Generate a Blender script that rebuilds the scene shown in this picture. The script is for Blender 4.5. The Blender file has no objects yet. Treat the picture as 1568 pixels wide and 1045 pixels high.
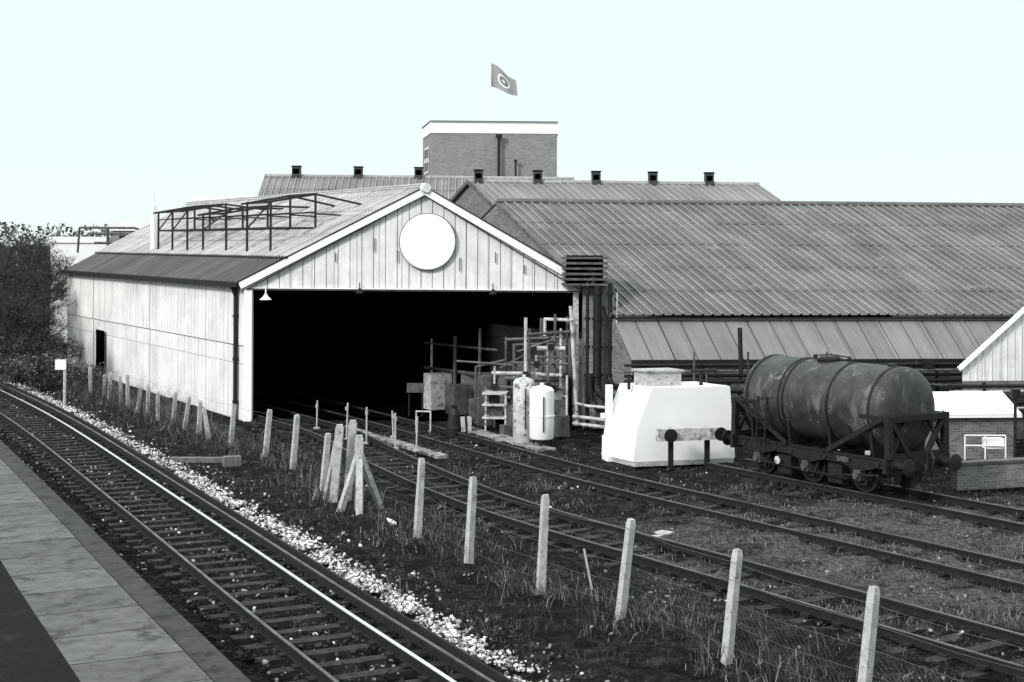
import bpy, math, random
import numpy as np
from mathutils import Vector, Matrix, noise
random.seed(7)
V=Vector
sc=bpy.context.scene
sc.view_settings.view_transform='Standard'
sc.view_settings.look='None'
sc.view_settings.exposure=0
# ---------------------------------------------------------------- materials
def ramp(nt,fac,stops):
    r=nt.nodes.new('ShaderNodeValToRGB'); cr=r.color_ramp
    while len(cr.elements)>1: cr.elements.remove(cr.elements[-1])
    cr.elements[0].position=stops[0][0]; cr.elements[0].color=(*g3(stops[0][1]),1)
    for p,c in stops[1:]:
        e=cr.elements.new(p); e.color=(*g3(c),1)
    nt.links.new(fac,r.inputs[0]); return r.outputs[0]
def g3(c):
    if isinstance(c,(int,float)): return (c*1.0,c*0.985,c*0.97)
    return c
def mix(nt,fac,a,b,mode='MIX'):
    m=nt.nodes.new('ShaderNodeMix'); m.data_type='RGBA'; m.blend_type=mode
    for s,x in ((m.inputs[0],fac),(m.inputs[6],a),(m.inputs[7],b)):
        if isinstance(x,(int,float)):
            s.default_value = x if s==m.inputs[0] else (*g3(x),1)
        elif isinstance(x,tuple): s.default_value=(*x,1)
        else: nt.links.new(x,s)
    return m.outputs[2]
def noi(nt,vec,scale,detail=5,rough=0.6,stretch=None):
    if stretch:
        mp=nt.nodes.new('ShaderNodeMapping'); mp.inputs[3].default_value=stretch
        nt.links.new(vec,mp.inputs[0]); vec=mp.outputs[0]
    n=nt.nodes.new('ShaderNodeTexNoise'); n.inputs['Scale'].default_value=scale
    n.inputs['Detail'].default_value=detail; n.inputs['Roughness'].default_value=rough
    nt.links.new(vec,n.inputs['Vector']); return n.outputs[0]
def base(name,rough=0.8,metal=0.0,spec=0.3):
    m=bpy.data.materials.new(name); m.use_nodes=True; nt=m.node_tree
    b=nt.nodes['Principled BSDF']; b.inputs['Roughness'].default_value=rough
    b.inputs['Metallic'].default_value=metal
    b.inputs['Specular IOR Level'].default_value=spec
    tc=nt.nodes.new('ShaderNodeTexCoord')
    return m,nt,b,tc
def bump(nt,b,h,strength,dist=0.02):
    bp=nt.nodes.new('ShaderNodeBump'); bp.inputs['Strength'].default_value=strength
    bp.inputs['Distance'].default_value=dist
    nt.links.new(h,bp.inputs['Height']); nt.links.new(bp.outputs[0],b.inputs['Normal'])
def mk(name,lo,hi,scale=3,rough=0.8,metal=0,spec=0.3,bstr=0.3,bscale=None,stain=None,coord='Object',stretch=None,bdist=0.02,stain2=None):
    m,nt,b,tc=base(name,rough,metal,spec)
    v=tc.outputs[coord]
    n=noi(nt,v,scale,6,0.65,stretch)
    c=ramp(nt,n,[(0.32,lo),(0.68,hi)])
    for st in (stain,stain2):
        if st:
            sc_,col,t=st[:3]
            n2=noi(nt,v,sc_,6,0.7,st[3] if len(st)>3 else None)
            f=ramp(nt,n2,[(t,0.0),(t+0.12,1.0)])
            c=mix(nt,f,c,col)
    nt.links.new(c,b.inputs['Base Color'])
    if bstr>0:
        bump(nt,b,noi(nt,v,bscale or scale*6,4),bstr,bdist)
    return m
def brick(name,c1,c2,mortar,stainamt=0.5):
    m,nt,b,tc=base(name,0.9)
    v=tc.outputs['UV']
    t=nt.nodes.new('ShaderNodeTexBrick'); nt.links.new(v,t.inputs['Vector'])
    t.inputs['Color1'].default_value=(*g3(c1),1); t.inputs['Color2'].default_value=(*g3(c2),1)
    t.inputs['Mortar'].default_value=(*g3(mortar),1); t.inputs['Scale'].default_value=1
    t.inputs['Brick Width'].default_value=0.225; t.inputs['Row Height'].default_value=0.075
    t.inputs['Mortar Size'].default_value=0.009
    n=noi(nt,tc.outputs['Object'],1.2,6)
    c=mix(nt,ramp(nt,n,[(0.35,0.0),(0.75,stainamt)]),t.outputs[0],0.03)
    nt.links.new(c,b.inputs['Base Color'])
    inv=nt.nodes.new('ShaderNodeInvert'); nt.links.new(t.outputs[1],inv.inputs[1])
    bump(nt,b,inv.outputs[0],0.5,0.01)
    return m
def sheet(name,lo,hi,sw,sl,dirt,streak=0.5,lich=None,rough=0.75,seam=None,blot=0.5,lamt=0.7):
    m,nt,b,tc=base(name,rough)
    v=tc.outputs['UV']
    t=nt.nodes.new('ShaderNodeTexBrick'); nt.links.new(v,t.inputs['Vector'])
    t.offset=0.0
    t.inputs['Color1'].default_value=(*g3(lo),1); t.inputs['Color2'].default_value=(*g3(hi),1)
    t.inputs['Mortar'].default_value=(*g3(dirt if seam is None else seam),1); t.inputs['Scale'].default_value=1
    t.inputs['Brick Width'].default_value=sw; t.inputs['Row Height'].default_value=sl
    t.inputs['Mortar Size'].default_value=0.018; t.inputs['Mortar Smooth'].default_value=0.3
    s=noi(nt,v,1.0,6,0.7,(5.0,0.3,1))
    c=mix(nt,ramp(nt,s,[(0.42,0.0),(0.72,streak)]),t.outputs[0],dirt)
    n=noi(nt,v,0.45,7,0.75)
    c=mix(nt,ramp(nt,n,[(0.42,0.0),(0.7,blot)]),c,dirt)
    if lich:
        n=noi(nt,v,0.8,8,0.85,(0.7,1.8,1))
        c=mix(nt,ramp(nt,n,[(0.57,0.0),(0.70,lamt)]),c,lich)
    nt.links.new(c,b.inputs['Base Color'])
    bump(nt,b,noi(nt,v,14,4),0.2)
    return m

M={}
M['white']=mk('white_paint',0.80,0.88,1.5,0.6,stain=(2.2,0.5,0.68))
M['whitesheet']=sheet('white_cladding',0.76,0.86,0.94,4.0,0.34,0.4)
M['sidesheet']=sheet('side_cladding',0.78,0.87,1.1,2.1,0.36,0.4)
M['whiteclean']=mk('white_clean',0.86,0.92,1.5,0.5,bstr=0.05,stain=(3.5,0.6,0.72))
M['roofL']=sheet('asbestos_roof',0.42,0.54,1.0,1.7,0.12,0.7,0.08)
M['roofdark']=sheet('metal_roof_strip',0.07,0.12,1.0,3,0.03,0.5)
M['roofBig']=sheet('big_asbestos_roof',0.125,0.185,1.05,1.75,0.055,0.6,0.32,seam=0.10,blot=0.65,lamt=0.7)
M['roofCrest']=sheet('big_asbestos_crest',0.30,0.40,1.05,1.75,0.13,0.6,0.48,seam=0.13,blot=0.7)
M['roofLean']=sheet('lean_roof',0.21,0.27,1.6,9,0.10,0.5)
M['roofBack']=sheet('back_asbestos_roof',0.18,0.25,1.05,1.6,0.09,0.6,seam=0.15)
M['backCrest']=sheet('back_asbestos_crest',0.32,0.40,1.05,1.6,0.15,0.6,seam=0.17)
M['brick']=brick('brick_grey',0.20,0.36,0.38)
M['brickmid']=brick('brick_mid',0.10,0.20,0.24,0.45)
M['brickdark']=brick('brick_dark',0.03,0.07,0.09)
M['bricktower']=brick('brick_tower',0.20,0.30,0.30,0.2)
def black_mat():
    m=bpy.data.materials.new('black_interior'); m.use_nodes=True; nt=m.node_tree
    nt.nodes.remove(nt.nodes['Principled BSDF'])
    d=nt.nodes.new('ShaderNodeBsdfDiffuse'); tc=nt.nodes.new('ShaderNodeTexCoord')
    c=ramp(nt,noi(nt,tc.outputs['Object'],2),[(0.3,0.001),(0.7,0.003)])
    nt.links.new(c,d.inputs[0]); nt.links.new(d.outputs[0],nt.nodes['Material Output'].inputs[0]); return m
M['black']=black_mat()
M['dark']=mk('dark_steel',0.005,0.016,6,0.55,bstr=0.2)
M['pipe']=mk('pipe_grey',0.04,0.14,4,0.5,bstr=0.1)
M['pipelight']=mk('pipe_lagging',0.38,0.66,4,0.6,stain=(5,0.10,0.52))
M['concrete']=mk('concrete_post_mat',0.32,0.52,7,0.9,stain=(6,0.10,0.56),bstr=0.5,bscale=30,stain2=(20,0.6,0.66))
M['wood']=mk('timber_grey',0.07,0.2,4,0.9,stretch=(1,1,0.2))
M['sleeper']=mk('sleeper_wood',0.010,0.045,5,0.9,bstr=0.5,stain=(3,0.012,0.5))
M['rail']=mk('rail_bright',0.75,0.9,9,0.35,metal=0.8,bstr=0.02)
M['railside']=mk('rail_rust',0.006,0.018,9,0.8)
M['railyard_and_shaded']=mk('rail_yard_and_shaded',0.04,0.17,2,0.5,metal=0.3)
M['stone']=mk('ballast_stone',0.5,0.85,9,0.9,bstr=0.1)
M['stoneb']=mk('ballast_stone_mid',0.16,0.36,9,0.9,bstr=0.1)
M['stoned']=mk('ballast_stone_dark',0.012,0.05,9,0.9,bstr=0.1)
M['tar']=mk('platform_asphalt',0.008,0.018,14,0.95,spec=0.1,bstr=0.5,bscale=120,stain=(1.5,0.028,0.55))
for k_,lo_,hi_ in (('slabA',.075,.135),('slabB',.09,.15),('slabC',.065,.12)):
    M[k_]=mk(k_,lo_,hi_,3.5,0.85,stain=(1.7,0.04,0.52),bscale=80,bstr=0.4,stain2=(9,0.03,0.62))
M['cope']=mk('coping_mat',0.03,0.065,6,0.9,bscale=80,stain=(3,0.016,0.5))
M['tank']=mk('tank_grime',0.014,0.05,2.4,0.48,spec=0.4,stain=(1.6,0.12,0.55,(1,1,0.4)),stain2=(3.5,0.22,0.60,(1,1,0.6)),bstr=0.35,bscale=7)
M['wag']=mk('wagon_black',0.005,0.018,6,0.6)
M['waglight']=mk('wagon_worn',0.04,0.10,6,0.5)
M['grassA']=mk('weed_dark',0.012,0.04,8,0.95,bstr=0)
M['grassB']=mk('weed_mid',0.05,0.11,8,0.95,bstr=0)
M['grassC']=mk('weed_straw',0.16,0.32,8,0.95,bstr=0)
M['bark']=mk('bark',0.02,0.06,8,0.95,bstr=0)
M['leaf']=mk('twig_leaf',0.015,0.04,3,0.95,bstr=0)
M['wire']=mk('wire_galv',0.10,0.18,8,0.6,bstr=0)
M['path']=mk('yard_concrete',0.16,0.42,1.3,0.9,stain=(2.0,0.03,0.48))
def ground_mat():
    m,nt,b,tc=base('ground_cinders',0.95,spec=0.08)
    v=tc.outputs['Object']
    n1=noi(nt,v,0.35,9,0.8); n2=noi(nt,v,1.9,9,0.8); n3=noi(nt,v,9,7,0.85); n5=noi(nt,v,40,4,0.8)
    c=ramp(nt,n2,[(0.32,0.005),(0.48,0.016),(0.58,0.05),(0.72,0.12)])
    mp=nt.nodes.new('ShaderNodeMapping'); mp.inputs[1].default_value=(-1.0,-3.15,0)
    mp.inputs[3].default_value=(0.1,0.1,0.1); nt.links.new(v,mp.inputs[0])
    gr=nt.nodes.new('ShaderNodeTexGradient'); gr.gradient_type='SPHERICAL'; nt.links.new(mp.outputs[0],gr.inputs[0])
    n1b=mix(nt,0.30,n1,gr.outputs[0])
    c=mix(nt,ramp(nt,n1b,[(0.40,0.0),(0.52,0.85)]),c,0.17)
    n4=noi(nt,v,0.9,8,0.85)
    c=mix(nt,ramp(nt,n4,[(0.50,0.0),(0.60,0.88)]),c,0.009)
    c=mix(nt,1.0,c,ramp(nt,n3,[(0.36,0.15),(0.5,0.8),(0.6,1.5),(0.7,3.2)]),'MULTIPLY')
    c=mix(nt,1.0,c,ramp(nt,n5,[(0.4,0.4),(0.55,1.1),(0.7,2.2)]),'MULTIPLY')
    nt.links.new(c,b.inputs['Base Color'])
    bump(nt,b,n3,1.0,0.10)
    return m
M['ground']=ground_mat()

# ---------------------------------------------------------------- mesh builder
class MB:
    def __init__(s): s.v=[];s.f=[];s.m=[];s.uv=[]
    def face(s,pts,m=0,uv=None):
        pts=[V(p) for p in pts]
        if uv is None:
            n=(pts[1]-pts[0]).cross(pts[2]-pts[0])
            if n.length<1e-9: n=V((0,0,1))
            n.normalize()
            if abs(n.z)>0.95: uv=[(p.x,p.y) for p in pts]
            else:
                t=V((0,0,1)).cross(n).normalized(); bb=n.cross(t)
                uv=[(p.dot(t),p.dot(bb)) for p in pts]
        i=len(s.v); s.v+= [tuple(p) for p in pts]; s.f.append(tuple(range(i,i+len(pts)))); s.m.append(m); s.uv+=uv
    def box(s,o,a,b,c,m=0):
        o,a,b,c=V(o),V(a),V(b),V(c)
        P=[o,o+a,o+a+b,o+b,o+c,o+a+c,o+a+b+c,o+b+c]
        for q in ((0,3,2,1),(4,5,6,7),(0,1,5,4),(1,2,6,5),(2,3,7,6),(3,0,4,7)):
            s.face([P[i] for i in q],m)
    def cbox(s,c,sx,sy,sz,ang=0,m=0):
        ca,sa=math.cos(ang),math.sin(ang)
        a=V((ca,sa,0))*sx; b=V((-sa,ca,0))*sy
        s.box(V(c)-a/2-b/2,a,b,V((0,0,sz)),m)
    def beam(s,p,q,w,h,m=0,up=(0,0,1)):
        p,q=V(p),V(q); d=q-p; u=V(up)
        t=d.cross(u)
        if t.length<1e-5: t=d.cross(V((1,0,0)))
        t.normalize(); b=t.cross(d).normalized()
        s.box(p-t*w/2-b*h/2,d,t*w,b*h,m)
    def tube(s,p,q,r,n=8,r2=None,m=0,cap=True):
        p,q=V(p),V(q); d=(q-p)
        if d.length<1e-6: return
        r2=r if r2 is None else r2
        t=d.cross(V((0,0,1)))
        if t.length<1e-4: t=V((1,0,0))
        t.normalize(); b=d.cross(t).normalized()
        A=[p+(t*math.cos(2*math.pi*i/n)+b*math.sin(2*math.pi*i/n))*r for i in range(n)]
        B=[q+(t*math.cos(2*math.pi*i/n)+b*math.sin(2*math.pi*i/n))*r2 for i in range(n)]
        for i in range(n):
            j=(i+1)%n; s.face([A[i],A[j],B[j],B[i]],m)
        if cap:
            s.face(A[::-1],m); s.face(B,m)
    def path(s,pts,r,n=8,m=0):
        for a,b in zip(pts[:-1],pts[1:]): s.tube(a,b,r,n,m=m)
        for p in pts[1:-1]:
            p=V(p); s.lathe([(-r,0),(-r*.7,r*.75),(0,r*1.06),(r*.7,r*.75),(r,0)],p,(0,0,1),n,m)
    def lathe(s,prof,o,ax,n=24,m=0):
        o,ax=V(o),V(ax).normalized()
        t=ax.cross(V((0,0,1)))
        if t.length<1e-4: t=V((1,0,0))
        t.normalize(); b=ax.cross(t).normalized()
        R=[[o+ax*a+(t*math.cos(2*math.pi*i/n)+b*math.sin(2*math.pi*i/n))*r for i in range(n)] for a,r in prof]
        for A,B in zip(R[:-1],R[1:]):
            for i in range(n):
                j=(i+1)%n; s.face([A[i],A[j],B[j],B[i]],m)
    def corr(s,A,B,C,D,pitch,amp,rows=1,m=0,kind='sine',lap=0.0,nrm=None,mc=None):
        A,B,C,D=V(A),V(B),V(C),V(D)
        L=max((B-A).length,(C-D).length); H=max((D-A).length,(C-B).length)
        n=(B-A).cross(C-A if (C-A).length>0 else D-A).normalized()
        if nrm is not None and n.dot(V(nrm))<0: n=-n
        if kind=='sine': offs=[(0,-1),(0.2,-0.3),(0.36,0.8),(0.5,1),(0.64,0.8),(0.8,-0.3)]
        elif kind=='rib': offs=[(0,0),(0.78,0),(0.82,1),(0.94,1),(0.98,0)]
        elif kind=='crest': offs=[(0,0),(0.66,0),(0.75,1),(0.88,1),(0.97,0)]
        elif kind=='groove': offs=[(0,0),(0.905,0),(0.915,-1),(0.965,-1),(0.975,0)]
        us=[]
        nw=max(1,int(round(L/pitch)))
        for k in range(nw):
            for o,h in offs: us.append(((k+o)/nw,h*amp,h))
        us.append((1.0,offs[0][1]*amp,0))
        for r in range(rows):
            v0,v1=r/rows,(r+1)/rows
            prev=None
            for ui,(u,h,hh) in enumerate(us):
                p0=A.lerp(B,u); p1=D.lerp(C,u)
                wob=0.014*noise.noise(V((u*L*0.8,r*7.3,H))) if rows>1 else 0
                a=p0.lerp(p1,v0-(0.02/rows if r>0 else 0))+n*(h+lap+wob); b=p0.lerp(p1,v1)+n*(h+wob)
                if prev:
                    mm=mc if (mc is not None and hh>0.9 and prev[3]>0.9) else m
                    s.face([prev[0],a,b,prev[1]],mm,[(prev[2]*L,v0*H),(u*L,v0*H),(u*L,v1*H),(prev[2]*L,v1*H)])
                prev=(a,b,u,hh)
    def build(s,name,mats,parent=None,smooth=False,merge=True,loc=None):
        me=bpy.data.meshes.new(name)
        v=np.array(s.v,dtype=np.float64)
        c=V(((v[:,0].min()+v[:,0].max())/2,(v[:,1].min()+v[:,1].max())/2,v[:,2].min())) if loc is None else V(loc)
        v=v-np.array(c)
        me.from_pydata(v.tolist(),[],s.f)
        for k in (mats if isinstance(mats,(list,tuple)) else [mats]): me.materials.append(M[k])
        me.polygons.foreach_set('material_index',s.m)
        uvl=me.uv_layers.new(name='UVMap')
        uvl.data.foreach_set('uv',np.array(s.uv,dtype=np.float32).ravel())
        if merge:
            import bmesh
            bm=bmesh.new(); bm.from_mesh(me)
            bmesh.ops.remove_doubles(bm,verts=bm.verts,dist=0.0004)
            bm.to_mesh(me); bm.free()
        if smooth:
            me.polygons.foreach_set('use_smooth',[True]*len(me.polygons))
            me.set_sharp_from_angle(angle=math.radians(40))
        me.update()
        ob=bpy.data.objects.new(name,me); sc.collection.objects.link(ob)
        if parent:
            ob.parent=parent; ob.location=c-parent.location
        else: ob.location=c
        return ob
def empty(name,loc):
    e=bpy.data.objects.new(name,None); e.location=loc; e.empty_display_size=0.5
    sc.collection.objects.link(e); return e
def smoothpath(pts,step):
    pts=[V((*p,0)) if len(p)==2 else V(p) for p in pts]
    out=[]
    for i in range(len(pts)-1):
        p0=pts[max(i-1,0)];p1=pts[i];p2=pts[i+1];p3=pts[min(i+2,len(pts)-1)]
        for k in range(20):
            t=k/20
            out.append(0.5*((2*p1)+(p2-p0)*t+(2*p0-5*p1+4*p2-p3)*t*t+(3*p1-p0-3*p2+p3)*t**3))
    out.append(pts[-1])
    res=[out[0]]; acc=0
    for a,b in zip(out[:-1],out[1:]):
        d=(b-a).length; 
        while acc+d>=step:
            f=(step-acc)/d; a=a.lerp(b,f); res.append(a.copy()); d=(b-a).length; acc=0
        acc+=d
    return res
def offs(path,d):
    o=[]
    for i,p in enumerate(path):
        a=path[max(i-1,0)]; b=path[min(i+1,len(path)-1)]
        t=(b-a).normalized(); n=V((t.y,-t.x,0)); o.append(p+n*d)
    return o
Z=V((0,0,1))
def z(p,h): return V((p[0],p[1],h))

# ---------------------------------------------------------------- world, sun, camera
w=bpy.data.worlds.new('World'); sc.world=w; w.use_nodes=True; nt=w.node_tree
bg=nt.nodes['Background']; bg.inputs[1].default_value=0.1
sky=nt.nodes.new('ShaderNodeTexSky'); sky.sky_type='NISHITA'; sky.sun_disc=False
tosun=V((-0.62,-0.62,0.55)).normalized()
el=math.asin(tosun.z); az=math.atan2(tosun.x,tosun.y)
sky.sun_elevation=el; sky.sun_rotation=az
tc=nt.nodes.new('ShaderNodeTexCoord'); sx=nt.nodes.new('ShaderNodeSeparateXYZ')
nt.links.new(tc.outputs['Generated'],sx.inputs[0])
r=nt.nodes.new('ShaderNodeValToRGB'); cr=r.color_ramp
cr.elements[0].position=0.0; cr.elements[0].color=(0.385,0.435,0.43,1)
cr.elements[1].position=1.0; cr.elements[1].color=(0.74,0.78,0.79,1)
e=cr.elements.new(0.22); e.color=(0.365,0.428,0.422,1)
nt.links.new(sx.outputs[2],r.inputs[0])
mu=nt.nodes.new('ShaderNodeMix'); mu.data_type='RGBA'; mu.blend_type='MULTIPLY'; mu.inputs[0].default_value=1
nt.links.new(r.outputs[0],mu.inputs[6]); mu.inputs[7].default_value=(24,24,24,1)
mx=nt.nodes.new('ShaderNodeMix'); mx.data_type='RGBA'; mx.inputs[0].default_value=0.95
nt.links.new(sky.outputs[0],mx.inputs[6]); nt.links.new(mu.outputs[2],mx.inputs[7])
nt.links.new(mx.outputs[2],bg.inputs[0])
sl=bpy.data.lights.new('sun','SUN'); sl.energy=2.9; sl.angle=math.radians(10); sl.color=(1,0.985,0.96)
so=bpy.data.objects.new('sun',sl); so.rotation_euler=tosun.to_track_quat('Z','Y').to_euler(); so.location=(-30,-20,40); sc.collection.objects.link(so)
cam=bpy.data.cameras.new('camera'); cam.lens=50.5; cam.sensor_width=36; cam.shift_y=-0.0922; cam.clip_end=6000; cam.clip_start=0.1
co=bpy.data.objects.new('camera',cam); sc.collection.objects.link(co)
co.matrix_world=Matrix.Translation((0,0,6.5))@Matrix.Rotation(math.radians(90),4,'X')@Matrix.Rotation(math.radians(0.3),4,'Z')
sc.camera=co

# ---------------------------------------------------------------- ground
def axis(lo,hi,step,far):
    a=list(np.arange(lo,hi+0.01,step)); left=[];d=step;x=lo
    while x>-far: d*=1.6; x-=d; left.append(x)
    right=[];d=step;x=hi
    while x<far: d*=1.6; x+=d; right.append(x)
    return left[::-1]+a+right
xs=axis(-30,24,0.22,3500); ys=axis(10,58,0.22,3500)
gv=[];gf=[]
for yy in ys:
    for xx in xs:
        h=0
        if -31<xx<25 and 9<yy<59:
            h=0.12*noise.fractal(V((xx*0.6,yy*0.6,0)),0.7,2.0,4)+0.07*noise.noise(V((xx*2.7,yy*2.7,3)))
        gv.append((xx,yy,h-0.03))
nx=len(xs)
for j in range(len(ys)-1):
    for i in range(nx-1):
        a=j*nx+i; gf.append((a,a+1,a+nx+1,a+nx))
me=bpy.data.meshes.new('ground'); me.from_pydata(gv,[],gf); me.materials.append(M['ground'])
me.polygons.foreach_set('use_smooth',[True]*len(gf))
ob=bpy.data.objects.new('ground',me); sc.collection.objects.link(ob)

# ---------------------------------------------------------------- main line track and platform
R=[(9.5,0),(5.5,8),(-0.99,20.94),(-3.29,25.5),(-7.75,34.5),(-15.6,50.1),(-21.9,61.5),(-31.2,77.6),(-45,100),(-75,140)]
RP=smoothpath(R,0.7)
def railmesh(b,path,z0,hm,sm,wd=0.07):
    for a,c in zip(path[:-1],path[1:]):
        a,c=V(a),V(c)
        b.beam(z(a,z0+0.012),z(c,z0+0.012),0.14,0.024,sm)
        b.beam(z(a,z0+0.07),z(c,z0+0.07),0.02,0.10,sm)
        b.beam(z(a,z0+0.137),z(c,z0+0.137),wd,0.04,sm)
        b.beam(z(a,z0+0.161),z(c,z0+0.161),wd*0.86,0.01,hm)
def track(name,centre,g=1.435,z0=0.10,bright='rail',sl=2.55,jit=0.0,extra=None,headw=0.07):
    e=empty(name,z(centre[len(centre)//3],0))
    b=MB()
    for sgn in (-1,1): railmesh(b,offs(centre,sgn*(g+0.07)/2),z0,0 if not (extra and sgn<0) else 2,1,headw if not (extra and sgn>0) else 0.09)  # platform-side rail head given a dark tone to stand for the shadow there
    if extra:
        cp=offs(centre,extra)
        for a,c in zip(cp[:-1],cp[1:]):
            b.beam(z(a,z0+0.15),z(c,z0+0.15),0.09,0.13,1); b.beam(z(a,z0+0.221),z(c,z0+0.221),0.06,0.012,2)
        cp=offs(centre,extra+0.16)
        for a,c in zip(cp[:-1],cp[1:]): b.beam(z(a,z0+0.16),z(c,z0+0.16),0.04,0.26,1)  # black board added beside the conductor rail to imitate its band of shade
    b.build('rails',[bright,'railside','railyard_and_shaded'],e)
    b=MB()
    for i,p in enumerate(centre[:-1]):
        t=(centre[i+1]-p).normalized(); ang=math.atan2(t.y,t.x)+random.uniform(-jit,jit)
        dz=random.uniform(-0.06,0.01) if jit else random.uniform(-0.015,0.003)
        b.cbox(z(p,-0.08+dz),0.25*random.uniform(.9,1.05),sl+random.uniform(-jit,jit)*3,z0+0.075,ang)
        n=V((t.y,-t.x,0))
        for sgn in (-1,1): b.cbox(z(p+n*sgn*(g+0.07)/2,z0-0.02),0.18,0.36,0.05,ang,1)
    b.build('sleepers',['sleeper','railside'],e)
    return e
CP=offs(RP,-0.75)
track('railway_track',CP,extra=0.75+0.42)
E=offs(RP,-3.25); E=[p for p in E if -3<p.y<110]
pf=empty('station_platform',z(E[20],0))
def strip(b,path,d0,d1,zt,gap,seg,mats):
    A=offs(path,d0);Bq=offs(path,d1)
    i=0
    while i<len(path)-seg:
        j=i+seg
        for k in range(i,j):
            f0=0.0; f1=1.0
            if k==i: f0=gap/0.7
            if k==j-1: f1=1-gap/0.7
            a0=A[k].lerp(A[k+1],f0);a1=A[k].lerp(A[k+1],f1);b0=Bq[k].lerp(Bq[k+1],f0);b1=Bq[k].lerp(Bq[k+1],f1)
            mi=mats[(i//seg*7+(i//seg)%3)%len(mats)]
            b.face([z(a0,zt),z(b0,zt),z(b1,zt),z(a1,zt)],mi)
        i=j
b=MB(); strip(b,E,0,-0.42,0.95,0.003,1,[0])
for k in range(len(E)-1):
    b.face([z(E[k],0.95),z(E[k],0.83),z(E[k+1],0.83),z(E[k+1],0.95)],0)
b.build('coping',['cope'],pf)
b=MB(); strip(b,E,-0.435,-1.95,0.952,0.012,2,[0,1,2]); b.build('paving_slabs',['slabA','slabB','slabC'],pf)
b=MB(); strip(b,E,-1.95,-9,0.949,0,1,[0]); b.build('asphalt_surface',['tar'],pf)
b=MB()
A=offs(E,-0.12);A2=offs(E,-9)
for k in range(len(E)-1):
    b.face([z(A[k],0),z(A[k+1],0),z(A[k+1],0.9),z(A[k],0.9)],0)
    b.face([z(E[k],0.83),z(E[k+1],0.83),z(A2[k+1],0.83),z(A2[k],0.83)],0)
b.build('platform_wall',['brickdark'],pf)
def stonemesh(name,pts,smin,smax,mats,wts=None):
    t=(1+5**.5)/2
    base_=[V(p).normalized() for p in [(-1,t,0),(1,t,0),(-1,-t,0),(1,-t,0),(0,-1,t),(0,1,t),(0,-1,-t),(0,1,-t),(t,0,-1),(t,0,1),(-t,0,-1),(-t,0,1)]]
    F=[(0,11,5),(0,5,1),(0,1,7),(0,7,10),(0,10,11),(1,5,9),(5,11,4),(11,10,2),(10,7,6),(7,1,8),(3,9,4),(3,4,2),(3,2,6),(3,6,8),(3,8,9),(4,9,5),(2,4,11),(6,2,10),(8,6,7),(9,8,1)]
    vs=[];fs=[];ms=[]
    for p in pts:
        s=random.uniform(smin,smax)*random.choice((0.7,1,1)); i=len(vs)
        ax=[random.uniform(0.55,1.3) for _ in range(3)]; rz=random.uniform(0,6.3); c_,s_=math.cos(rz),math.sin(rz)
        tx=random.uniform(-.6,.6)
        for q in base_:
            k=s*random.uniform(0.7,1.15); x,y,zz=q.x*ax[0]*k,q.y*ax[1]*k,q.z*ax[2]*k*0.8+q.x*tx*k
            vs.append((p[0]+x*c_-y*s_,p[1]+x*s_+y*c_,p[2]+zz))
        fs+=[tuple(i+a for a in f) for f in F]; ms+=[random.choices(range(len(mats)),wts)[0]]*20
    me=bpy.data.meshes.new(name); me.from_pydata(vs,[],fs)
    for k in mats: me.materials.append(M[k])
    me.polygons.foreach_set('material_index',ms)
    ob=bpy.data.objects.new(name,me); sc.collection.objects.link(ob); return ob
pts=[]
for i,p in enumerate(RP[:-1]):
    if not (12<p.y<75): continue
    t=(RP[i+1]-p).normalized(); n=V((t.y,-t.x,0))
    for _ in range(210 if p.y<40 else 110):
        d=random.gauss(1.32,0.2)+0.15*noise.noise(V((p.x,p.y,2))); q=p+n*d+t*random.uniform(0,0.7)
        if noise.noise(V((q.x*1.4,q.y*1.4,7)))<-0.28: continue
        pts.append((q.x,q.y,0.06+random.uniform(-.05,.025)))
stonemesh('ballast_shoulder',pts,0.014,0.055,['stone','stoneb','stoned'],(7,5,3))
pts=[]
for i,p in enumerate(CP[:-1]):
    if not (12<p.y<70): continue
    t=(CP[i+1]-p).normalized(); n=V((t.y,-t.x,0))
    for _ in range(150):
        d=random.uniform(-2.3,3.4); q=p+n*d+t*random.uniform(0,0.7)
        pts.append((q.x,q.y,(0.05 if abs(d)<1.4 else 0.0)+random.uniform(-.03,.05)))
stonemesh('ballast_bed',pts,0.02,0.055,['stoned','stoneb','stone'],(26,3,0.7))

# yard tracks
A_=smoothpath([(15.5,10.5),(12,16.5),(5.1,27),(0,34.7),(-3.4,42),(-5.9,48.5),(-9,54),(-16,66)],0.75)
B_=smoothpath([(19,14),(14.6,21),(9.6,28.8),(6,34.2),(2,40.4),(-1.6,47),(-4.6,52.5),(-12,65)],0.75)
W_=smoothpath([(21.2,20),(8.75,39),(6.2,42.9)],0.75)
track('siding_track',A_,bright='railyard_and_shaded',z0=0.05,jit=0.04)
track('siding_track',B_,bright='railyard_and_shaded',z0=0.0,jit=0.06)
track('siding_track',W_,bright='railyard_and_shaded',z0=0.03,jit=0.04)
pts=[]
for _ in range(5200):
    y=random.uniform(19,52); x=random.uniform(-0.62*(y-30)-2.0,0.38*y)
    if noise.noise(V((x*0.5,y*0.5,3)))>0.08: pts.append((x,y,random.uniform(-.03,.05)))
stonemesh('yard_stones',pts,0.012,0.045,['stoned','stoneb','stone'],(9,4,0.5))

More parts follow.
